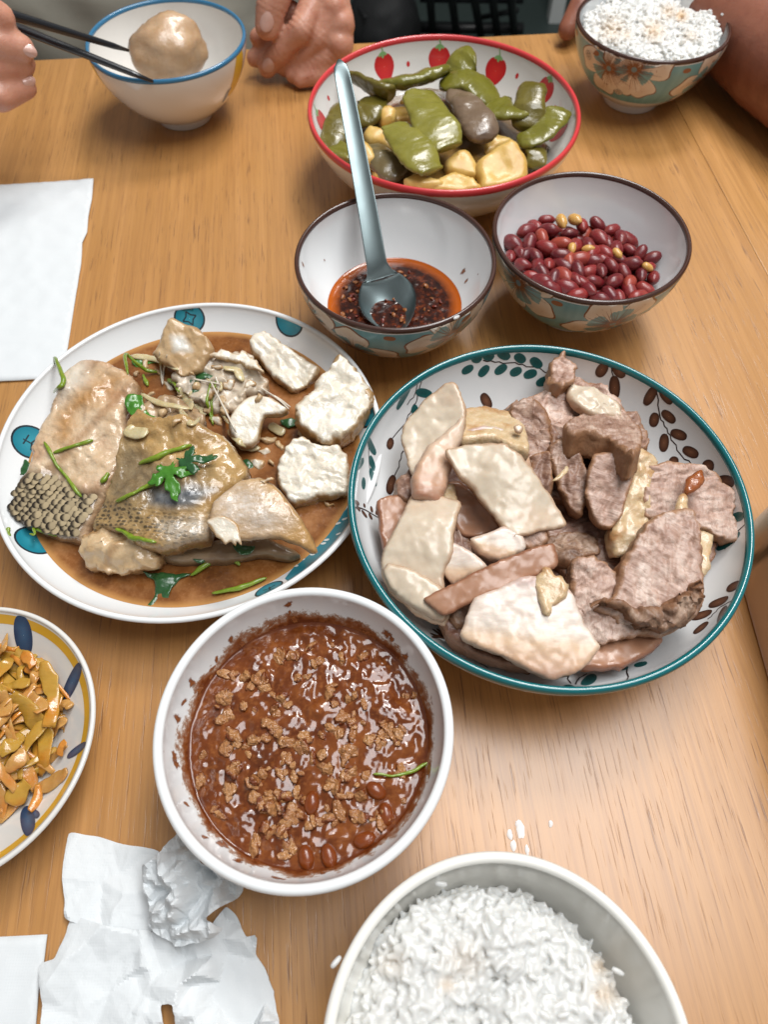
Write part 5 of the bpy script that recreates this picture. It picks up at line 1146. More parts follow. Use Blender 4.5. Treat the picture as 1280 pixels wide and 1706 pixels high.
# ------------------------------------------------------------------ dumpling and chopsticks
dmm = Mt('cooked_dumpling_skin'); n = dmm.noise(55, 4, .6); c = dmm.mix(dmm.ramp(n, [(.3, 0.0), (.7, 1.0)]), (.42, .25, .125), (.55, .38, .24))
c = dmm.mix(dmm.ramp(dmm.noise(38, 2), [(.58, 0.0), (.70, .6)]), c, (.30, .24, .18))
dmm.set(color=c, rough=.3, coat=.4, coatr=.15, sss=.25, sssr=(.004, .002, .001)); dmm.bump(dmm.math('ADD', dmm.noise(90, 4, .6), dmm.math('MULTIPLY', dmm.noise(400, 3), .4)), .4, .0015)
dc = W(*cA(565, 172)[0], .056)
V, F = ico(4); V = V.copy(); th = np.arctan2(V[:, 1], V[:, 0]); pl = .035 * np.abs(np.sin(th * 4 + .8 * np.sin(th * 2))) * np.clip(V[:, 2] + .2, 0, 1) ** .5 - .10 * np.clip(V[:, 2] - .55, 0, 1)
V = V * (1 + .11 * fbm(V * 1.9, 3, 5) + pl)[:, None] * [.0285, .0240, .0225]; V = V @ rotm(.25, -.1, .4).T + np.array(dc)
tagit(mk('dumpling', V, F, dmm.m, tag='dumpl'), 'plump tan dumpling resting in the white blue-rimmed bowl', 'dumpling')
ck = plain('black_lacquer', (.010, .012, .016), .30, coat=.4)
a1 = W(*cN(915, 362)[0], .069); b1 = W(*cN(-60, 66)[0], .118); a2 = W(*cN(1090, 583)[0], .0615); b2 = W(*cN(60, 175)[0], .0935)
for (a, b), lb, ex in (((a1, b1), 'black chopstick pressed against the side of the dumpling', 1.35), ((a2, b2), 'black chopstick lying across the near rim of the blue-rimmed bowl', 1.7)):
    a, b = np.array(a), np.array(b); b = a + (b - a) * ex; P = np.array([a + (b - a) * t for t in np.linspace(0, 1, 12)])
    V, F = sweep(P, np.interp(np.linspace(0, 1, 12), [0, .02, 1], [.0010, .0018, .0040]), None, 14, sup=np.array(2.6).item())
    tagit(mk('chopstick', V, F, ck), lb, 'chopstick', 'pair of black chopsticks')
# ------------------------------------------------------------------ minced meat sauce
zs_ = .0305; rs = sau.r_in(zs_) + .0005
sm_ = Mt('red_brown_meat_sauce'); n = sm_.noise(70, 4, .6); n2 = sm_.noise(330, 4, .65)
c = sm_.ramp(n, [(.28, (.070, .015, .003)), (.5, (.135, .032, .006)), (.72, (.22, .064, .013))])
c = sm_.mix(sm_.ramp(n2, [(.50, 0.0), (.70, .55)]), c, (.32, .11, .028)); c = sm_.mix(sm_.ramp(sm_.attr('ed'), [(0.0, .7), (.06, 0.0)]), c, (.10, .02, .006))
sm_.set(color=c, rough=.15, coat=.12, coatr=.04); sm_.bump(sm_.math('ADD', sm_.noise(48, 2, .5), sm_.math('MULTIPLY', n2, .05)), .26, .0016)
N = 130; V = []; F = []; ids = {}
for i in range(N + 1):
    for j in range(N + 1):
        u, v = -1 + 2 * i / N, -1 + 2 * j / N
        x = u * math.sqrt(1 - v * v / 2); y = v * math.sqrt(1 - u * u / 2); V.append((x, y, 0))
V = np.array(V); F = [(i * (N + 1) + j, (i + 1) * (N + 1) + j, (i + 1) * (N + 1) + j + 1, i * (N + 1) + j + 1) for i in range(N) for j in range(N)]
rad = np.hypot(V[:, 0], V[:, 1]); edm = np.clip((1 - rad) / .12, 0, 1)
hz = .0013 * fbm(V * 7, 3, 2) + .0004 * np.clip(fbm(V * 17, 2, 6), -.2, 1) + .0022 * (1 - rad ** 2)
V = np.c_[sau.c[0] + V[:, 0] * rs, sau.c[1] + V[:, 1] * rs, zs_ + hz * edm + .0010 * (1 - np.clip((1 - rad) / .02, 0, 1))]
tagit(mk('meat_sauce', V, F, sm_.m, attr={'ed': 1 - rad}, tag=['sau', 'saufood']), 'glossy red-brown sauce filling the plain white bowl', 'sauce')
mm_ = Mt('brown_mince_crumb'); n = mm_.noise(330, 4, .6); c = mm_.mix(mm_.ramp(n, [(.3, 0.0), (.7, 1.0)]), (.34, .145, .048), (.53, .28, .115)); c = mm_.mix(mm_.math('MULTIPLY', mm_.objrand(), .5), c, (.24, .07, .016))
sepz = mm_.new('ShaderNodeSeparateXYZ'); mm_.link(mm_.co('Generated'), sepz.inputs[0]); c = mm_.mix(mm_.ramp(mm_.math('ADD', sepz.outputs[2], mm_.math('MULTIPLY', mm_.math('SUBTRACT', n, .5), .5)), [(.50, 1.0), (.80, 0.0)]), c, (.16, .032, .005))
mm_.set(color=c, rough=.12, coat=.3, coatr=.05); mm_.bump(mm_.noise(1.6, 2, .5), .35, .22)
cr_me = [blob((0, 0, 0), (1, .82, .62), sub=3, amp=.36, fr=1.7, seed=60 + k, oct=3) for k in range(8)]
bean_m = food('brown_soy_bean', (.21, .055, .011), (.30, .09, .02), .25, .1, coat=.2, nscale=120, bump=.15).m
rs_ = np.random.default_rng(9)
CL = [(545,320,4),(655,290,2),(655,410,2),(600,395,2),(735,440,3),(540,500,5),(520,590,5),(378,600,2),(325,470,4),(350,385,3),(455,410,4),(340,665,6),(400,670,4),(550,660,5),(645,640,5),(645,690,3),(555,730,5),(830,570,6),(820,600,3),(950,590,4),(940,640,4),(1000,630,4),(540,790,3),(610,790,2),(480,770,3),(425,825,3),(440,815,2),(350,850,3),(790,720,3),(720,750,4),(800,785,4),(765,850,7),(730,820,3),(740,930,4),(530,870,5),(560,880,4),(470,910,5),(560,940,5),(600,950,4),(520,1000,7),(550,1030,4),(670,975,4),(570,1075,4),(880,940,4),(950,930,5),(830,935,3),(940,960,3),(700,690,2),(300,940,3),(610,870,3),(215,810,3),(870,890,2),(300,550,3),(900,630,3),(800,540,3),(460,1070,3),(350,760,3),(250,710,2),(470,640,3),(430,380,3),(600,320,2),(870,320,3),(1040,480,3),(770,490,2),(690,340,2),(1080,880,2),(880,810,2),(300,330,2),(420,520,2),(480,460,2),(760,300,2),(900,480,2),(1010,760,2),(740,600,2)]
def sz(px, py):
    h = hit(px, py, 'saufood')[0]; return h if h is not None else W(px, py, zs_)
for x, y, m in CL:
    for k in range(m):
        q = cS0(x + rs_.normal() * 17, y + rs_.normal() * 17)[0]; p = sz(*q); s0 = .0013 + .0021 * rs_.random() ** 1.3
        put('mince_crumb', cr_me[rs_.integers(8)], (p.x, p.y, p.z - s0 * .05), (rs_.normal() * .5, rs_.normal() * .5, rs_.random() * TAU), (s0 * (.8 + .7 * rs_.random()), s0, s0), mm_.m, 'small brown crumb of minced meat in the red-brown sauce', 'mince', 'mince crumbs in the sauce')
V, F = ico(3); bme = (V * [.0050, .0033, .0030] * (1 + .03 * fbm(V * 2, 2, 1))[:, None], F)
for x, y, an in ((662, 895, 95), (640, 1110, 75), (730, 1105, 70), (870, 1040, 160), (915, 845, 30), (955, 940, 80)):
    p = sz(*cS0(x, y)[0]); put('soy_bean', bme, (p.x, p.y, p.z - .0002), (0, .1, -math.radians(an)), 1.0, bean_m, 'brown whole bean half sunk in the meat sauce', 'bean', 'beans in the meat sauce')
stem((905, 782, 980, 790, 1060, 772, 1150, 722), .0008, cS0, 'saufood', .0004, label='thin green stalk lying on the meat sauce', group=None)
# dried sauce smears on the inside wall
sme_ = Mt('dried_sauce_smear'); a = sme_.attr('g'); nn_ = sme_.noise(420, 4, .7)
sme_.set(color=sme_.ramp(nn_, [(.3, (.16, .035, .008)), (.7, (.36, .13, .04))]), rough=.3, coat=.3, alpha=sme_.ramp(sme_.math('ADD', sme_.math('MULTIPLY', sme_.math('SUBTRACT', 1.0, a), .75), sme_.math('SUBTRACT', nn_, .5)), [(.12, 0.0), (.42, .95)]))
ringm = Mt('thin_sauce_film'); a = ringm.attr('g'); n1_ = ringm.noise(60, 3, .6); n2_ = ringm.noise(330, 4, .75)
cov = ringm.math('SUBTRACT', ringm.math('ADD', ringm.math('MULTIPLY', n1_, 1.5), ringm.math('MULTIPLY', n2_, .9)), ringm.math('ADD', ringm.math('MULTIPLY', a, 1.15), .62))
ringm.set(color=ringm.ramp(cov, [(.0, (.50, .27, .12)), (.25, (.28, .085, .02)), (.5, (.13, .028, .006))]), rough=.3, alpha=ringm.ramp(cov, [(.0, 0.0), (.10, .5), (.35, .97)]))
pr = Print(sau, 'sauce_film', ringm.m, 0); n = 160; dl = np.linspace(.0050, .0225, 14)
pr.V.append(np.vstack([sau.surf(np.arange(n) * TAU / n, np.full(n, d), True, .00012)[0] for d in dl])); pr.g.append(np.repeat(1 - (dl - .005) / .0175, n))
pr.F += [(i * n + j, i * n + (j + 1) % n, (i + 1) * n + (j + 1) % n, (i + 1) * n + j) for i in range(13) for j in range(n)]; pr.build('sauce_film')
pr = Print(sau, 'sauce_smears', sme_.m, 1)
for k in range(34):
    th = rs_.random() * TAU; kk = .55 + .45 * math.sin(th * 3 + 1) * math.sin(th * 1.0 + 2.2)
    if rs_.random() > kk + .25: continue
    d = .0205 - abs(rs_.normal()) * .0050 * (.5 + kk); d = max(d, .006)
    c = circ(.0012 + .0030 * rs_.random(), 20, .0008 + .0018 * rs_.random()); c = c * (1 + .45 * fbm(np.c_[c * 600, np.full(len(c), k)], 2, k))[:, None]
    pr.shape(th, d, True, c, rot=rs_.normal() * .8, rings=4)
for p, w in (((570, 110), .0035), ((345, 250), .003), ((190, 420), .004), ((130, 560), .004), ((125, 740), .0035), ((165, 900), .0025), ((960, 230), .005), ((1030, 320), .004), ((1090, 480), .002), ((370, 1125), .0035), ((240, 1030), .0022), ((75, 690), .0012), ((575, 140), .002)):
    th, d, i = sau.locate(*cS0(*p)[0]); c = circ(w, 24, w * .6); c = c * (1 + .5 * fbm(np.c_[c * 500, np.full(len(c), w * 900)], 2, w * 999))[:, None]; pr.shape(th, d, True, c, rot=1.2, rings=4)
pr.build()
pr = Print(dip, 'sauce_smears', sme_.m, 1)
for p, w in (((1045, 500), .0020), ((1060, 560), .0016), ((215, 440), .0008), ((90, 470), .0016), ((1130, 520), .0006)):
    th, d, i = dip.locate(*cD(*p)[0]); c = circ(w, 20, w * 1.7); c = c * (1 + .4 * fbm(np.c_[c * 700, np.full(len(c), w * 900)], 2, 3))[:, None]; pr.shape(th, d, i, c, rings=4)
pr.build()

# ------------------------------------------------------------------ cooked rice
rm_ = Mt('cooked_white_rice'); t = rm_.attr('tint'); c = rm_.mix(rm_.noise(200, 3), (.62, .62, .60), (.70, .70, .68)); c = rm_.mix(t, c, (.62, .36, .12))
rm_.set(color=c, rough=.36, sss=.8, sssr=(.005, .0045, .004), coat=.12, coatr=.2)
def grain():
    V, F = [], []; n = 6; rows = [(-1, 0), (-.88, .72), (-.4, 1), (.4, .98), (.88, .7), (1, 0)]
    V.append((-1, 0, 0)); 
    for x, r in rows[1:-1]:
        for j in range(n): a = j * TAU / n; V.append((x, r * math.cos(a), r * math.sin(a)))
    V.append((1, 0, 0))
    for j in range(n): F.append((0, 1 + (j + 1) % n, 1 + j))
    for i in range(3):
        for j in range(n): F.append((1 + i * n + j, 1 + i * n + (j + 1) % n, 1 + (i + 1) * n + (j + 1) % n, 1 + (i + 1) * n + j))
    L = len(V) - 1
    for j in range(n): F.append((L, 1 + 3 * n + j, 1 + 3 * n + (j + 1) % n))
    return np.array(V, float), F
GV_, GF_ = grain()
def grain_at(p, R, L, w, bend=0.0):
    v = GV_ * [L, w, w * .9]; v[:, 2] -= bend * (v[:, 0] / L) ** 2 * L
    return v @ R.T + p
def fuse(V, F, voxel, smooth):
    me = bpy.data.meshes.new('tmp'); me.from_pydata(V.tolist(), [], F); ob = bpy.data.objects.new('tmp', me); COL.objects.link(ob)
    m = ob.modifiers.new('r', 'REMESH'); m.mode = 'VOXEL'; m.voxel_size = voxel
    s = ob.modifiers.new('s', 'SMOOTH'); s.iterations = smooth; s.factor = .5
    dg = bpy.context.evaluated_depsgraph_get(); ev = ob.evaluated_get(dg).to_mesh()
    V = np.empty(len(ev.vertices) * 3); ev.vertices.foreach_get('co', V); V = V.reshape(-1, 3); F = [tuple(p.vertices) for p in ev.polygons]
    ob.evaluated_get(dg).to_mesh_clear(); bpy.data.objects.remove(ob); bpy.data.meshes.remove(me); return V, F
def rice(bowl, hfun, rmax, n, L, seed, label, tints, cen):
    r = np.random.default_rng(seed); Vs, Fs, T = [], [], []; off = 0
    # body of the heap
    m = 46; g = []
    for i in range(m + 1):
        for j in range(m + 1):
            u, v = -1 + 2 * i / m, -1 + 2 * j / m; g.append((u * math.sqrt(1 - v * v / 2), v * math.sqrt(1 - u * u / 2)))
    g = np.array(g) * rmax; H = np.array([hfun(a, b) for a, b in g]) - .0004
    V = np.c_[cen[0] + g[:, 0], cen[1] + g[:, 1], H]; Vs.append(V); Fs += [(i * (m + 1) + j, (i + 1) * (m + 1) + j, (i + 1) * (m + 1) + j + 1, i * (m + 1) + j + 1) for i in range(m) for j in range(m)]; off = len(V)
    Vs.append(V - [0, 0, .006]); Fs += [tuple(i + off for i in reversed(f)) for f in Fs[:m * m]]
    bd_ = [i * (m + 1) for i in range(m + 1)] + [m * (m + 1) + j for j in range(1, m + 1)] + [i * (m + 1) + m for i in range(m - 1, -1, -1)] + [j for j in range(m - 1, 0, -1)]
    Fs += [(bd_[k], bd_[(k + 1) % len(bd_)], off + bd_[(k + 1) % len(bd_)], off + bd_[k]) for k in range(len(bd_))]; off *= 2
    for k in range(n):
        a = r.random() * TAU; q = rmax * math.sqrt(r.random()) * 1.0; x, y = q * math.cos(a), q * math.sin(a)
        z = hfun(x, y) + r.normal() * .0008 + .0002
        R = rotm(0, r.normal() * .22, r.random() * TAU); R = R @ rotm(r.random() * 6, 0, 0)
        s = .85 + .35 * r.random(); V = grain_at(np.array([cen[0] + x, cen[1] + y, z]), R, L * s, L * .47 * (.85 + .3 * r.random()), r.normal() * .12)
        Vs.append(V); Fs += [tuple(i + off for i in f) for f in GF_]; off += len(V)
    V, F = fuse(np.vstack(Vs), Fs, .00046, 8); px = to_px(V); T = np.zeros(len(V))
    for tx, ty, tr, tv in tints: T = np.maximum(T, tv * np.exp(-((px[:, 0] - tx) ** 2 + (px[:, 1] - ty) ** 2) / (2 * tr * tr)))
    o = mk('cooked_rice', V, F, rm_.m, attr={'tint': T}); return tagit(o, label, 'rice', kind='stuff')
def noise2(x, y, s, seed): return float(fbm(np.array([[x * s, y * s, seed]]), 3, seed)[0])
nc = (nrb.c[0] - .0035, nrb.c[1] - .002)
rice(nrb, lambda x, y: .0525 + .004 * noise2(x, y, 60, 2) + .0016 * noise2(x, y, 170, 5) - .010 * max(0, (math.hypot(x, y) / .0500)) ** 6 + .002 * (-x / .05), .0520, 3100, .0025, 4, 'mound of cooked white rice in the plain white bowl', [(775, 1600, 22, .16), (745, 1640, 10, .3), (1010, 1655, 16, .35), (1000, 1610, 10, .4), (655, 1605, 18, .14)], nc)
rice(frb, lambda x, y: .0555 + .0045 * noise2(x, y, 55, 7) + .0014 * noise2(x, y, 170, 9) + .004 * (1 - (math.hypot(x, y) / .052) ** 2), .0535, 2300, .0024, 14, 'heap of cooked white rice with faint orange stains in the flowered bowl', [(1135, 27, 7, .7), (1090, 52, 12, .45), (1020, 50, 16, .3), (1115, 20, 9, .4), (1045, 58, 6, .35), (1150, 60, 8, .25)], frb.c)
GR = 'stray rice grains stuck on the crockery'
for (px, py), z, lb, cr in (((560, 1602), .0605, 'grain of rice stuck on the rim of the plain rice bowl', None), ((1206, 26), .0625, 'grain of rice stuck on the rim of the heaped flowered bowl', None), ((761, 529), .0615, 'grain of rice stuck on the rim of the chilli oil bowl', None), ((735, 1472), .054, 'grain of rice on the inner wall of the plain rice bowl', None), ((1030, 1618), .050, 'broken rice grain on the right inner wall of the plain rice bowl', None)):
    V = grain_at(np.array(W(px, py, z)), rotm(.3, .2, px), .0024, .0010); tagit(mk('rice_grain', V, GF_, rm_.m, attr={'tint': np.zeros(len(V))}), lb, 'rice grain', GR)
wd = plain('milky_white_smear', (.78, .76, .74), .35)
for k, (px, py, a, b) in enumerate(((868, 1381, .0018, .0042), (850, 1390, .0014, .0020), (856, 1408, .0012, .0024), (879, 1416, .0010, .0020), (918, 1372, .0010, .0016), (864, 1372, .0014, .0016))):
    p = W(px, py, .0003); c = circ(1, 22); c = c * (1 + .25 * fbm(np.c_[c * 1.5, np.full(22, k)], 2, k))[:, None]
    V = np.vstack([[(p.x + x * a * f, p.y + y * b * f, .0002 + .0004 * (1 - f * f)) for x, y in c] for f in (.02, .5, .85, 1)])
    tagit(mk('rice_water_drop', V, [(i * 22 + j, i * 22 + (j + 1) % 22, (i + 1) * 22 + (j + 1) % 22, (i + 1) * 22 + j) for i in range(3) for j in range(22)], wd), 'tiny dried white drop on the table by the plain rice bowl', 'drop', 'dried white drops on the table')

# ------------------------------------------------------------------ stir-fried cabbage
def cabm(name, a, b, o):
    m = Mt(name); c = m.mix(m.ramp(m.noise(110, 4, .6), [(.3, 0.0), (.7, 1.0)]), a, b); c = m.mix(m.ramp(m.noise(60, 3), [(.5, 0.0), (.7, .8)]), c, o)
    m.set(color=c, rough=.2, coat=.3, coatr=.08, sss=.25, sssr=(.003, .002, .0008)); m.bump(m.noise(1.0, 3, .6, m.map((160, 500, 300))), .4, .0008); return m.m
CM = [cabm('cooked_cabbage_green', (.42, .225, .025), (.52, .31, .06), (.54, .18, .010)), cabm('cooked_cabbage_tan', (.50, .24, .055), (.58, .33, .11), (.55, .17, .012)), cabm('cooked_carrot_shred', (.55, .20, .025), (.64, .28, .05), (.50, .15, .01))]
rc_ = np.random.default_rng(17)
GC = 'strips of stir-fried cabbage on the side plate'
def strip(P, w, mat, lab, seed, t=.00055, tw=0.0, cupk=.0):
    n = 22; P = curve(P, n); V, F = sweep(P, w * rnd_ends(n, .25, .72) * (1 + .2 * np.sin(np.linspace(0, 7, n) + seed)), t, 12, roll=np.linspace(-tw, tw, n) + .25 * math.sin(seed), sup=2.2)
    V = V + .0010 * np.c_[fbm(V * 110, 2, seed), fbm(V * 170, 3, seed + 4), fbm(V * 170, 3, seed + 8)]
    return tagit(mk('cabbage_strip' if mat < 2 else 'carrot_shred', V, F, CM[mat], tag='cabfood'), lab, 'vegetable', GC)
cz = lambda x, y: .0085 + .020 * max(0, 1 - (math.hypot(x - cab.c[0] + .004, y - cab.c[1] - .010) / .043) ** 2)
for k in range(175):
    a = rc_.random() * TAU; r = .040 * math.sqrt(rc_.random()); x, y = cab.c[0] - .002 + r * math.cos(a), cab.c[1] + .011 + r * math.sin(a) * .92
    an = rc_.random() * TAU; L = .012 + .012 * rc_.random(); f = .45 + .55 * rc_.random(); pts = []
    for s_ in (-1, -.3, .4, 1):
        xx, yy = x + L * s_ * math.cos(an + .35 * s_ * rc_.normal()), y + L * s_ * math.sin(an); rr = math.hypot(xx - cab.c[0], yy - cab.c[1])
        if rr > .050: xx = cab.c[0] + (xx - cab.c[0]) * .050 / rr; yy = cab.c[1] + (yy - cab.c[1]) * .050 / rr
        pts.append((xx, yy, max(.0095, cz(xx, yy) * f + .003 + .0022 * rc_.normal())))
    m = 0 if rc_.random() < .5 else (1 if rc_.random() < .72 else 2)
    strip(np.array(pts), (.0013 + .0017 * rc_.random()) * (.55 if m == 2 else 1), m, 'soft yellow-green cabbage strip in the orange oily heap' if m < 2 else 'thin orange carrot shred in the cabbage heap', k, tw=rc_.normal() * .5)
for k, (p, w, m, lb) in enumerate((((100, 590, 200, 700, 290, 830, 280, 960, 250, 1090), .0062, 0, 'longest translucent cabbage strip curving over the heap'), ((270, 400, 320, 520, 350, 640, 320, 790), .0058, 0, 'broad pale green cabbage strip by the navy leaf'), ((0, 545, 90, 540, 200, 515), .0042, 0, 'straight olive cabbage strip lying crosswise'), ((0, 340, 40, 300, 50, 230), .0036, 1, 'curled brown cabbage tip standing up'), ((180, 600, 240, 640, 280, 690), .0060, 1, 'thick tan cabbage rib'), ((420, 1050, 340, 1130, 230, 1170), .0048, 1, 'flat orange-tan strip trailing onto the plate'), ((200, 1290, 250, 1220, 250, 1130), .0030, 2, 'carrot shred trailing down the plate'), ((90, 1260, 140, 1180, 180, 1130), .0066, 0, 'wide yellow-green leaf piece at the near side of the heap'), ((370, 660, 410, 640, 450, 665), .0036, 1, 'small tan lump beside the navy leaf'), ((390, 960, 410, 900, 430, 880), .0030, 2, 'small orange scrap beside the short navy leaf'), ((340, 830, 380, 770, 400, 720), .0042, 1, 'short tan strip at the right edge of the heap'), ((0, 960, 80, 900, 140, 840), .0052, 0, 'folded green strip in the middle of the heap'), ((60, 1060, 130, 980, 150, 920), .0050, 1, 'folded tan strip with orange oil'), ((150, 340, 190, 380, 220, 420), .0045, 2, 'bright orange carrot scrap at the far side'), ((40, 720, 60, 640, 20, 580), .0048, 1, 'wrinkled tan piece at the middle left of the heap'))):
    q = cC(*p); pts = []
    for (x, y) in q:
        h = hit(x, y, 'cabfood')[0]; h = h if h is not None else (hit(x, y, 'cab')[0] or W(x, y, .012)); pts.append(np.array(h) + [0, 0, .0024])
    strip(np.array(pts), w * .6, m, lb, 200 + k, tw=.25)

# ------------------------------------------------------------------ paper tissues
tm = Mt('white_paper_tissue'); emb = tm.voro(900, 'F1', tm.map((1, 1, 1)), rnd=0.0)
tm.set(color=(.69, .72, .735), rough=.85, spec=.2); tm.bump(tm.math('ADD', tm.math('MULTIPLY', emb, .5), tm.math('MULTIPLY', tm.noise(260, 3), .8)), .16, .0006)
def crease(seed, n, amp, f0=1.0, f1=3.0, warp=.25):
    r = np.random.default_rng(seed); A = [(r.random() * TAU, r.uniform(f0, f1), r.random() * 9, r.uniform(.4, 1), r.normal(size=2) * .6, r.uniform(.35, .9)) for _ in range(n)]
    def fn(x, y):
        w = np.c_[x, y, np.zeros(len(x))]; wx = x + warp * fbm(w * 1.7, 2, seed); wy = y + warp * fbm(w * 1.7 + 40, 2, seed); z = 0
        for a, f, p, k, c, rad in A:
            t = (wx * math.cos(a) + wy * math.sin(a)) * f + p; tri = np.abs((t % 2) - 1); loc = np.exp(-((x - c[0]) ** 2 + (y - c[1]) ** 2) / (2 * rad * rad)); z = z + k * tri ** 1.3 * loc
        return amp * z / math.sqrt(n)
    return fn
def facets(seed, K, amp, ext=1.25):
    """crumpled paper: heights at scattered points joined by flat facets, so the creases are sharp"""
    r = np.random.default_rng(seed); g = int(math.sqrt(K)); P = np.array([[-ext + 2 * ext * (i + .5 + .85 * (r.random() - .5)) / g, -ext + 2 * ext * (j + .5 + .85 * (r.random() - .5)) / g] for i in range(-1, g + 1) for j in range(-1, g + 1)])
    Z = amp * (r.random(len(P)) ** 1.2 - .45); T = geometry.delaunay_2d_cdt([Vector(p) for p in P], [], [], 0, 1e-9)[2]
    def fn(x, y):
        q = np.c_[x, y] + .05 * np.c_[fbm(np.c_[x * 3, y * 3, x * 0], 2, seed), fbm(np.c_[x * 3, y * 3, x * 0 + 9], 2, seed)]; out = np.zeros(len(q))
        for a, b, c in T:
            A, B, C = P[a], P[b], P[c]; det = (B[0] - A[0]) * (C[1] - A[1]) - (C[0] - A[0]) * (B[1] - A[1])
            if abs(det) < 1e-12: continue
            l1 = ((q[:, 0] - A[0]) * (C[1] - A[1]) - (C[0] - A[0]) * (q[:, 1] - A[1])) / det; l2 = ((B[0] - A[0]) * (q[:, 1] - A[1]) - (q[:, 0] - A[0]) * (B[1] - A[1])) / det
            m = (l1 >= -1e-9) & (l2 >= -1e-9) & (l1 + l2 <= 1 + 1e-9); out[m] = Z[a] * (1 - l1[m] - l2[m]) + Z[b] * l1[m] + Z[c] * l2[m]
        return out
    return fn
c1 = crease(3, 5, .0016, .4, 1.0)
slab('paper_napkin', [(-260, 318), (-60, 310), (155, 297), (152, 330), (146, 360), (144, 385), (136, 402), (134, 440), (122, 510), (112, 575), (100, 628), (-20, 634), (-270, 642)], .0026, tm.m, label='flat unfolded white paper napkin lying partly under the fish platter', cat='napkin', th=.0005, er=.0002, ds=.0035, soft=0, namp=0, bend=lambda x, y: .6 * c1(x, y) - .0014, floor=.0004)
slab('paper_napkin', [(-160, 1566), (0, 1560), (78, 1556), (72, 1606), (64, 1650), (58, 1720), (54, 1830), (-180, 1830)], .0016, tm.m, label='flat white paper napkin corner beside the crumpled tissue', cat='napkin', th=.0005, er=.0002, ds=.003, soft=0, namp=0, bend=lambda x, y: .5 * c1(x, y) - .0008, floor=.0004)
tis = thing('crumpled_tissue', 'crumpled white paper tissue heaped below the meat sauce bowl', 'tissue', tuple(W(240, 1560, 0)))
fa, fb_, fc_, fd, fe = facets(11, 36, .0120), facets(12, 200, .0085), facets(23, 25, .0220), facets(24, 110, .0130), facets(5, 16, .0045)
ff = facets(31, 620, .0042)
k1 = lambda x, y: fa(x, y) + fb_(x, y) * (.35 + .9 * np.clip(x + .45, 0, 1)) + ff(x, y) * np.clip(x + .6, .1, 1)
k2 = lambda x, y: fc_(x, y) + fd(x, y) + ff(x, y)
k3 = lambda x, y: fe(x, y)
fine1 = lambda x, y: ff(x, y) * .3
def tsl(name, pts, z, bend, n=(0, 0, 1), **k):
    return slab(name, cT(*pts), z, tm.m, parent=tis, flat=True, th=.0005, er=.0002, ds=.0011, soft=1, namp=.0001, bend=bend, n=n, floor=k.pop('floor', .0004), **k)
tsl('flat_corner', (196, 58, 280, 62, 350, 72, 480, 112, 660, 146, 690, 300, 640, 560, 560, 600, 380, 560, 186, 500, 180, 420, 168, 250), .0040, lambda x, y: k3(x, y) + .25 * fine1(x, y) - .001)
tsl('lower_fold', (186, 480, 240, 500, 400, 540, 580, 560, 740, 600, 900, 560, 1000, 440, 1060, 480, 1112, 592, 1172, 588, 1164, 690, 1204, 760, 1236, 850, 1262, 960, 1290, 1160, 1000, 1180, 760, 1160, 742, 960, 690, 948, 668, 960, 660, 1160, 300, 1180, 50, 1160, 36, 900, 22, 742, 108, 704, 150, 590), .0105, lambda x, y: k1(x, y) - .004 - .003 * np.clip(-.2 - x, 0, 1), jag=.0004)
tsl('upper_fold', (556, 240, 600, 212, 664, 150, 700, 90, 742, 38, 800, 80, 900, 200, 1076, 332, 1050, 412, 1000, 432, 940, 480, 990, 560, 900, 620, 740, 650, 660, 610, 582, 560, 580, 520, 606, 500, 570, 400), .0200, lambda x, y: k2(x, y) - .006 * (x * x + y * y), n=(-.05, -.12, 1), jag=.0004, floor=.009)

# ------------------------------------------------------------------ beige container at the table's right side
bxm = Mt('pale_beige_plastic'); bxm.set(color=bxm.mix(bxm.attr('st'), bxm.mix(bxm.attr('bl'), (.60, .43, .31), (.34, .46, .50)), (.05, .03, .03)), rough=.35, coat=.3)
x0, x1, y0, y1, rr_, hh = .1925, .300, -.03, .195, .032, .050; pts = []
for cx, cy, a0 in ((x1 - rr_, y1 - rr_, 0), (x0 + rr_, y1 - rr_, 90), (x0 + rr_, y0 + rr_, 180), (x1 - rr_, y0 + rr_, 270)):
    pts += [(cx + rr_ * math.cos(math.radians(a0 + q)), cy + rr_ * math.sin(math.radians(a0 + q))) for q in np.linspace(0, 90, 14)]
pts = np.array(dense(pts, .002)); n = len(pts); V = []; cen = pts.mean(0)
lv = [(0, -.0015), (.0015, 0)] + [(z, .0) for z in np.linspace(.004, hh - .004, 40)] + [(hh - .001, -.0012), (hh, -.004), (hh, -.05)]
for z, i_ in lv:
    d = pts - cen; V.append(np.c_[pts + d / np.linalg.norm(d, axis=1)[:, None] * i_, np.full(n, z)])
V = np.vstack(V); F = [(i * n + j, i * n + (j + 1) % n, (i + 1) * n + (j + 1) % n, (i + 1) * n + j) for i in range(len(lv) - 1) for j in range(n)] + [tuple(range((len(lv) - 1) * n, len(lv) * n))]
px = to_px(V); stp = pxmask(px, [(1238, 955), (1285, 925), (1285, 905), (1238, 935)], 3); bl = pxmask(px, [(1258, 892), (1290, 872), (1290, 850), (1250, 850)], 8)
tagit(mk('beige_container', V, F, bxm.m, attr={'st': stp, 'bl': bl}), 'pale beige rounded container with a dark brown stripe beside the pork bowl', 'container')
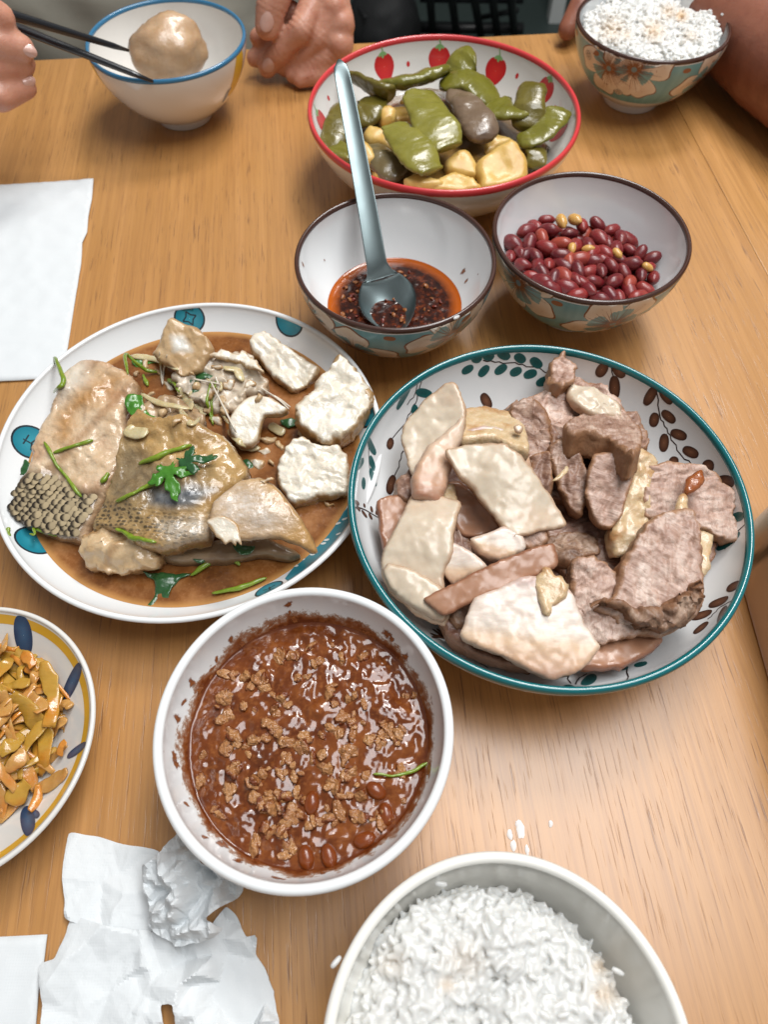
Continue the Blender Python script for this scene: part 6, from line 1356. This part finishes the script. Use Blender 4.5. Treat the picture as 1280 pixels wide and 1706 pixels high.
# ------------------------------------------------------------------ people
def capsules_mesh(caps, voxel, smooth=6):
    """caps: list of chains [(point, radius), ...]; fused into one surface by voxel remesh"""
    bm = bmesh.new()
    for ch in caps:
        for (a, ra), (b, rb) in zip(ch[:-1], ch[1:]):
            a, b = Vector(a), Vector(b); L = (b - a).length; k = max(2, int(L / (min(ra, rb) * .35)) + 1)
            for i in range(k):
                t = i / (k - 1); p = a.lerp(b, t); r = ra + (rb - ra) * t
                V, F = ico(3 if r < .02 else 3); vs = [bm.verts.new(p + Vector(v) * r) for v in V]
                for f in F: bm.faces.new([vs[j] for j in f])
    me = bpy.data.meshes.new('tmp'); bm.to_mesh(me); bm.free()
    ob = bpy.data.objects.new('tmp', me); COL.objects.link(ob)
    m = ob.modifiers.new('r', 'REMESH'); m.mode = 'VOXEL'; m.voxel_size = voxel
    s = ob.modifiers.new('s', 'SMOOTH'); s.iterations = smooth; s.factor = .5
    dg = bpy.context.evaluated_depsgraph_get(); ev = ob.evaluated_get(dg).to_mesh()
    V = np.array([tuple(v.co) for v in ev.vertices]); F = [tuple(p.vertices) for p in ev.polygons]
    ob.evaluated_get(dg).to_mesh_clear(); bpy.data.objects.remove(ob); bpy.data.meshes.remove(me)
    return V, F
def skinm(name, a, b, c2):
    m = Mt(name); c = m.mix(m.ramp(m.noise(35, 4, .6), [(.3, 0.0), (.7, 1.0)]), a, b); c = m.mix(m.ramp(m.noise(90, 3), [(.5, 0.0), (.75, .5)]), c, c2)
    wr = m.noise(1.0, 3, .6, m.map((240, 240, 240))); cr = m.voro(260, 'DISTANCE_TO_EDGE', m.map((1, 1.6, 1)))
    m.set(color=c, rough=.42, sss=.25, sssr=(.006, .0025, .0012), coat=.08); m.bump(m.math('ADD', wr, m.math('MULTIPLY', m.ramp(cr, [(0, 0.0), (.12, 1.0)]), .35)), .25, .0008); return m.m
M['hand'] = skinm('fair_ruddy_skin', (.50, .225, .145), (.60, .31, .215), (.44, .155, .10)); M['arm'] = skinm('tanned_skin', (.235, .085, .052), (.30, .115, .070), (.20, .065, .042))
M['nail'] = plain('finger_nail', (.60, .36, .29), .28, coat=.4)
P_ = lambda cr, x, y, z: np.array(W(*cr(x, y)[0], z))
def crease_joints(V, joints):
    V = V.copy()
    for c, d, r in joints:
        c, d = np.array(c), np.array(d) / np.linalg.norm(d); q = V - c; dist = np.linalg.norm(q, axis=1); m = dist < r * 2.0
        t = q[m] @ d; rad = q[m] - t[:, None] * d; n = rad / (np.linalg.norm(rad, axis=1)[:, None] + 1e-9)
        V[m] = V[m] + n * ((.0008 * np.exp(-(t / (r * .9)) ** 2) - .0006 * (.5 + .5 * np.cos(t * TAU / .0042 + 1.5 * fbm(V[m] * 150, 2, 3))) * np.exp(-(t / .0058) ** 2)))[:, None]
    return V + .0005 * np.c_[fbm(V * 75, 3, 1), fbm(V * 75, 3, 2), fbm(V * 75, 3, 3)]
# resting hand (beside the dumpling bowl)
wr = np.array([-.058, .712, .070]); el = np.array([.03, .93, .01]); sh = np.array([-.07, .98, .30])
mcp = [P_(cH, 770, -30, .060), P_(cH, 925, 70, .054), P_(cH, 985, 220, .044), P_(cH, 975, 400, .032)]
fing = [[(mcp[0], .0115), (P_(cH, 615, 270, .045), .0105), (P_(cH, 440, 470, .028), .0092), (P_(cH, 310, 630, .0125), .0082)],
        [(mcp[1], .0115), (P_(cH, 790, 350, .036), .0108), (P_(cH, 640, 520, .022), .0094), (P_(cH, 470, 620, .0115), .0082)],
        [(mcp[2], .0112), (P_(cH, 900, 470, .026), .0102), (P_(cH, 740, 620, .0150), .0090), (P_(cH, 560, 690, .0095), .0080)],
        [(mcp[3], .0105), (P_(cH, 900, 590, .016), .0092), (P_(cH, 780, 690, .0105), .0082), (P_(cH, 620, 735, .0085), .0074)]]
thumb = [(wr + [-.012, -.01, 0], .0150), (P_(cH, 420, -160, .074), .0135), (P_(cH, 350, 60, .060), .0120), (P_(cH, 310, 250, .047), .0105)]
under = [[(P_(cH, 520, 120, .045), .010), (P_(cH, 330, 300, .032), .0085), (P_(cH, 225, 350, .030), .0075)], [(P_(cH, 480, 420, .025), .009), (P_(cH, 300, 540, .016), .008), (P_(cH, 190, 540, .016), .0072)]]
palm = [[(m, .0125), (wr + [(.006 * (i - 1.5)), 0, -.004 * i], .018)] for i, m in enumerate(mcp)]
palm += [[(mcp[i] * .6 + wr * .4, .014), (mcp[i + 1] * .6 + wr * .4, .014)] for i in range(3)]
V1, F1 = capsules_mesh(fing + under + palm + [thumb, [(wr, .024), (wr * .5 + el * .5, .034), (el, .040)], [(el, .040), (sh, .048)]], .0016, 4)
V1 = crease_joints(V1, [(f[i][0], f[i + 1][0] - f[i - 1][0], f[i][1]) for f in fing + [thumb] for i in (1, 2)])
# knuckle wrinkles: soft folds where the finger joints bend
# hand with the chopsticks
Q = lambda x, y, z: np.array(W(x, y, z))
hw = np.array([-.375, .575, .095])
fg2 = [[(Q(-95, 5, .122), .0115), (Q(-30, 22, .116), .0105), (Q(8, 52, .103), .0088)],
       [(Q(-95, 50, .108), .0112), (Q(0, 72, .100), .0105), (Q(36, 80, .095), .0085)],
       [(Q(-95, 96, .094), .0110), (Q(-5, 112, .087), .0105), (Q(38, 106, .084), .0084)],
       [(Q(-90, 146, .080), .0100), (Q(0, 162, .073), .0098), (Q(42, 146, .071), .0078)]]
pl2 = [[(f[0][0], .0120), (hw + [0, .005 * i, -.006 * i], .019)] for i, f in enumerate(fg2)]
th2 = [(hw, .018), (Q(-110, -20, .126), .0125), (Q(-40, 8, .121), .0110), (Q(2, 30, .112), .0090)]
el2 = np.array([-.56, .74, .03]); sh2 = np.array([-.49, .93, .30])
V2, F2 = capsules_mesh(fg2 + pl2 + [th2, [(hw, .022), (el2, .040)], [(el2, .040), (sh2, .048)]], .0021, 4)
tc = np.array([-.285, .905, 0.0])
tor = [[(tc + [s * .075, 0, -.42], .125), (tc + [s * .070, 0, -.05], .110), (tc + [s * .085, .01, .20], .105), (tc + [s * .12, .01, .30], .065)] for s in (-1, 0, 1)] + [[(tc + [0, .01, .33], .055), (tc + [0, -.005, .44], .055)], [(tc + [0, 0, .52], .080), (tc + [0, -.015, .58], .088)], [(tc + [0, -.095, .52], .014), (tc + [0, -.085, .56], .010)], [(tc + [-.085, 0, .53], .016), (tc + [.085, 0, .53], .016)]]
V3, F3 = capsules_mesh(tor, .012, 6)
def joinm(parts):
    V, F, o = [], [], 0
    for v, f in parts: V.append(v); F += [tuple(i + o for i in x) for x in f]; o += len(v)
    return np.vstack(V), F
per = thing('person', 'person in a pale beige shirt holding chopsticks, other hand resting by the bowl', 'person', (tc[0], tc[1], -.42))
mk('body', *joinm([(V1, F1), (V2, F2), (V3, F3)]), M['hand'], per)
def nail(c, d, n, L, w, parent):
    d = Vector(d).normalized(); n = Vector(n); n = (n - d * n.dot(d)).normalized(); s = d.cross(n); V = []
    for f in (.03, .5, .85, 1.0):
        for j in range(20):
            a = j * TAU / 20; u, v = f * math.cos(a), f * math.sin(a); V.append(Vector(c) + d * (u * L) + s * (v * w) + n * (.0012 * (1 - v * v) * 1.0 - .0006 * f ** 4 - .0012 * v * v))
    mk('fingernail', [tuple(v) for v in V], [(i * 20 + j, i * 20 + (j + 1) % 20, (i + 1) * 20 + (j + 1) % 20, (i + 1) * 20 + j) for i in range(3) for j in range(20)], M['nail'], parent)
def nail_px(cr, x, y, bvhm, d, L, w, parent):
    h = bvhm.ray_cast(CAM, ray(*cr(x, y)[0]))
    if h[0] is not None:
        n = h[1] if h[1].dot(CAM - h[0]) > 0 else -h[1]; nail(h[0] + n * .0002, d, n, L, w, parent)
b1 = BVHTree.FromPolygons([tuple(v) for v in V1], F1); b2 = BVHTree.FromPolygons([tuple(v) for v in V2], F2)
nail_px(cH, 300, 205, b1, thumb[3][0] - thumb[2][0], .0072, .0058, per)
nail_px(cH, 315, 610, b1, fing[0][3][0] - fing[0][2][0], .0064, .0050, per)
nail_px(cN, 205, 370, b2, fg2[1][2][0] - fg2[1][1][0], .0050, .0042, per); nail_px(cN, 205, 580, b2, fg2[3][2][0] - fg2[3][1][0], .0046, .0040, per)
# shirt: slightly larger torso with sleeves and soft folds
shl = [[(a, r + .010) for a, r in ch] for ch in tor[:3]] + [[(sh, .062), (sh * .45 + el * .55, .058)], [(sh2, .062), (sh2 * .45 + el2 * .55, .058)]]
V4, F4 = capsules_mesh(shl, .010, 6)
q = V4.copy(); fold = .006 * fbm(np.c_[q[:, 0] * 9, q[:, 1] * 9, q[:, 2] * 32 + 6 * q[:, 0]], 3, 3); V4 = V4 + np.c_[np.zeros(len(q)), -fold, np.zeros(len(q))]
cl = Mt('pale_beige_cotton'); cl.set(color=cl.mix(cl.noise(14, 4), (.40, .39, .32), (.48, .47, .40)), rough=.9); cl.bump(cl.noise(900, 2), .3, .0005)
mk('shirt', V4, F4, cl.m, per)
V, F = blob(tc + [0, .02, .60], (.095, .10, .075), sub=4, amp=.08, seed=3); mk('hair', V, F, plain('black_hair', (.015, .012, .011), .5), per)

# person at the table's right side: bare forearm behind the rice bowl
A = Q(1310, 92, .046); B = Q(1160, -18, .046); d = A - B; elb = A + d * .55; hb = Q(985, -5, .040); hb[1] = .715; hb[0] = .200
wr3 = B + (B - A) * .25; wr3 = np.array([.262, .726, .042]); sh3 = np.array([.62, .60, .34])
fr = [[(wr3 + [-.015, 0, .01], .018), (np.array([.205, .728, .040]), .0115), (np.array([.178, .712, .028]), .0105), (np.array([.168, .700, .014]), .0092)]] + [[(wr3 + [-.015, .006 * i, -.004 * i + .006], .018), (np.array([.205 + .004 * i, .736 + .010 * i, .036 - .004 * i]), .0112), (np.array([.180 + .004 * i, .724 + .010 * i, .022]), .0102), (np.array([.172 + .004 * i, .712 + .010 * i, .0105]), .009)] for i in (1, 2, 3)] + [[(wr3 + [0, -.01, .01], .016), (np.array([.225, .705, .03]), .0115), (np.array([.195, .694, .018]), .0105)]]
V5, F5 = capsules_mesh(fr + [[(wr3, .027), (B, .035), (A, .044), (elb, .044)], [(elb, .044), (sh3, .052)]], .0026, 5)
t3 = np.array([.72, .62, 0.0]); tor3 = [[(t3 + [0, s * .075, -.42], .12), (t3 + [0, s * .07, -.05], .11), (t3 + [0, s * .085, .20], .105), (t3 + [-.01, s * .12, .30], .065)] for s in (-1, 0, 1)] + [[(t3 + [0, 0, .33], .055), (t3 + [-.01, 0, .44], .055)], [(t3 + [0, 0, .52], .08), (t3 + [-.015, 0, .58], .088)], [(t3 + [-.095, 0, .52], .014), (t3 + [-.085, 0, .56], .010)]]
V6, F6 = capsules_mesh(tor3, .012, 6)
p2_ = thing('person', 'person with a bare tanned forearm resting behind the heaped rice bowl', 'person', (t3[0], t3[1], -.42))
mk('body', *joinm([(V5, F5), (V6, F6)]), M['arm'], p2_)
V, F = capsules_mesh([[(a, r + .010) for a, r in ch] for ch in tor3[:3]] + [[(sh3, .064), (sh3 * .6 + elb * .4, .062)]], .010, 6); mk('shirt', V, F, plain('dark_grey_cotton', (.06, .06, .065), .9), p2_)
V, F = blob(t3 + [.02, 0, .60], (.10, .095, .075), sub=4, amp=.08, seed=5); mk('hair', V, F, plain('black_hair_b', (.015, .012, .011), .5), p2_)

# ------------------------------------------------------------------ dim things on the floor beyond the table
blk = Mt('matt_black_fabric'); blk.set(color=blk.mix(blk.noise(30, 3), (.006, .007, .008), (.014, .015, .016)), rough=.7)
bp_ = W(640, 44, -.66)
bag = thing('black_bag', 'black soft bag with a looped strap on the dark floor', 'bag', (bp_.x, bp_.y, -.75))
V, F = blob((bp_.x, bp_.y, -.66), (.105, .09, .10), sub=4, amp=.10, fr=1.2, seed=8); V[:, 2] = np.maximum(V[:, 2], -.749); mk('bag_body', V, F, blk.m, bag)
lp = [np.array(W(x, y, -.60)) for x, y in ((610, 30), (600, 5), (640, -8), (665, 10), (630, 22), (605, 8))]
V, F = sweep(curve(lp, 40), .006, .003, 8); mk('strap', V, F, blk.m, bag)
rk = thing('black_metal_rack', 'black metal rack with slanted bars standing on the dark floor', 'rack', tuple(W(790, 45, -.75)))
bmt = plain('black_painted_steel', (.008, .009, .010), .4)
for a, b, nm in (((712, -60), (722, 62), 'upright'), ((745, -60), (762, 62), 'slat'), ((780, -60), (802, 62), 'slat'), ((812, -60), (830, 62), 'slat'), ((846, -60), (858, 62), 'upright')):
    p, q = np.array(W(*a, -.40)), np.array(W(*b, -.74)); V, F = sweep(np.array([p, p * .5 + q * .5, q]), .011, .008, 8, sup=4); mk(nm, V, F, bmt, rk)
for y, nm, z in ((46, 'foot_rail', -.70), (-6, 'cross_rail', -.58)):
    p, q = np.array(W(700, y, z)), np.array(W(872, y + 2, z)); V, F = sweep(np.array([p, p * .5 + q * .5, q]), .016, .012, 8, sup=4); mk(nm, V, F, bmt, rk)
p, q = np.array(W(800, 30, -.66)), np.array(W(862, 18, -.60)); V, F = sweep(np.array([p, p * .5 + q * .5, q]), .007, .007, 8); mk('brace', V, F, bmt, rk)
pp = W(921, 40, -.75)
wp = mk('door_frame', *(lambda c: ([(c.x + x, c.y + y, z) for z in (-.75, 1.0) for x, y in ((-.012, 0), (.028, 0), (.028, .05), (-.012, .05))], [(0, 1, 2, 3), (4, 5, 6, 7), (0, 1, 5, 4), (1, 2, 6, 5), (2, 3, 7, 6), (3, 0, 4, 7)]))(pp), plain('white_painted_wood', (.55, .57, .56), .5), smooth=False)
wp['kind'] = 'structure'
wl = mk('wall', [(-4, 3.2, -.75), (4, 3.2, -.75), (4, 3.2, 2.0), (-4, 3.2, 2.0)], [(0, 1, 2, 3)], plain('dark_green_wall', (.05, .07, .066), .7), smooth=False, origin=(0, 3.2, -.75)); wl['kind'] = 'structure'
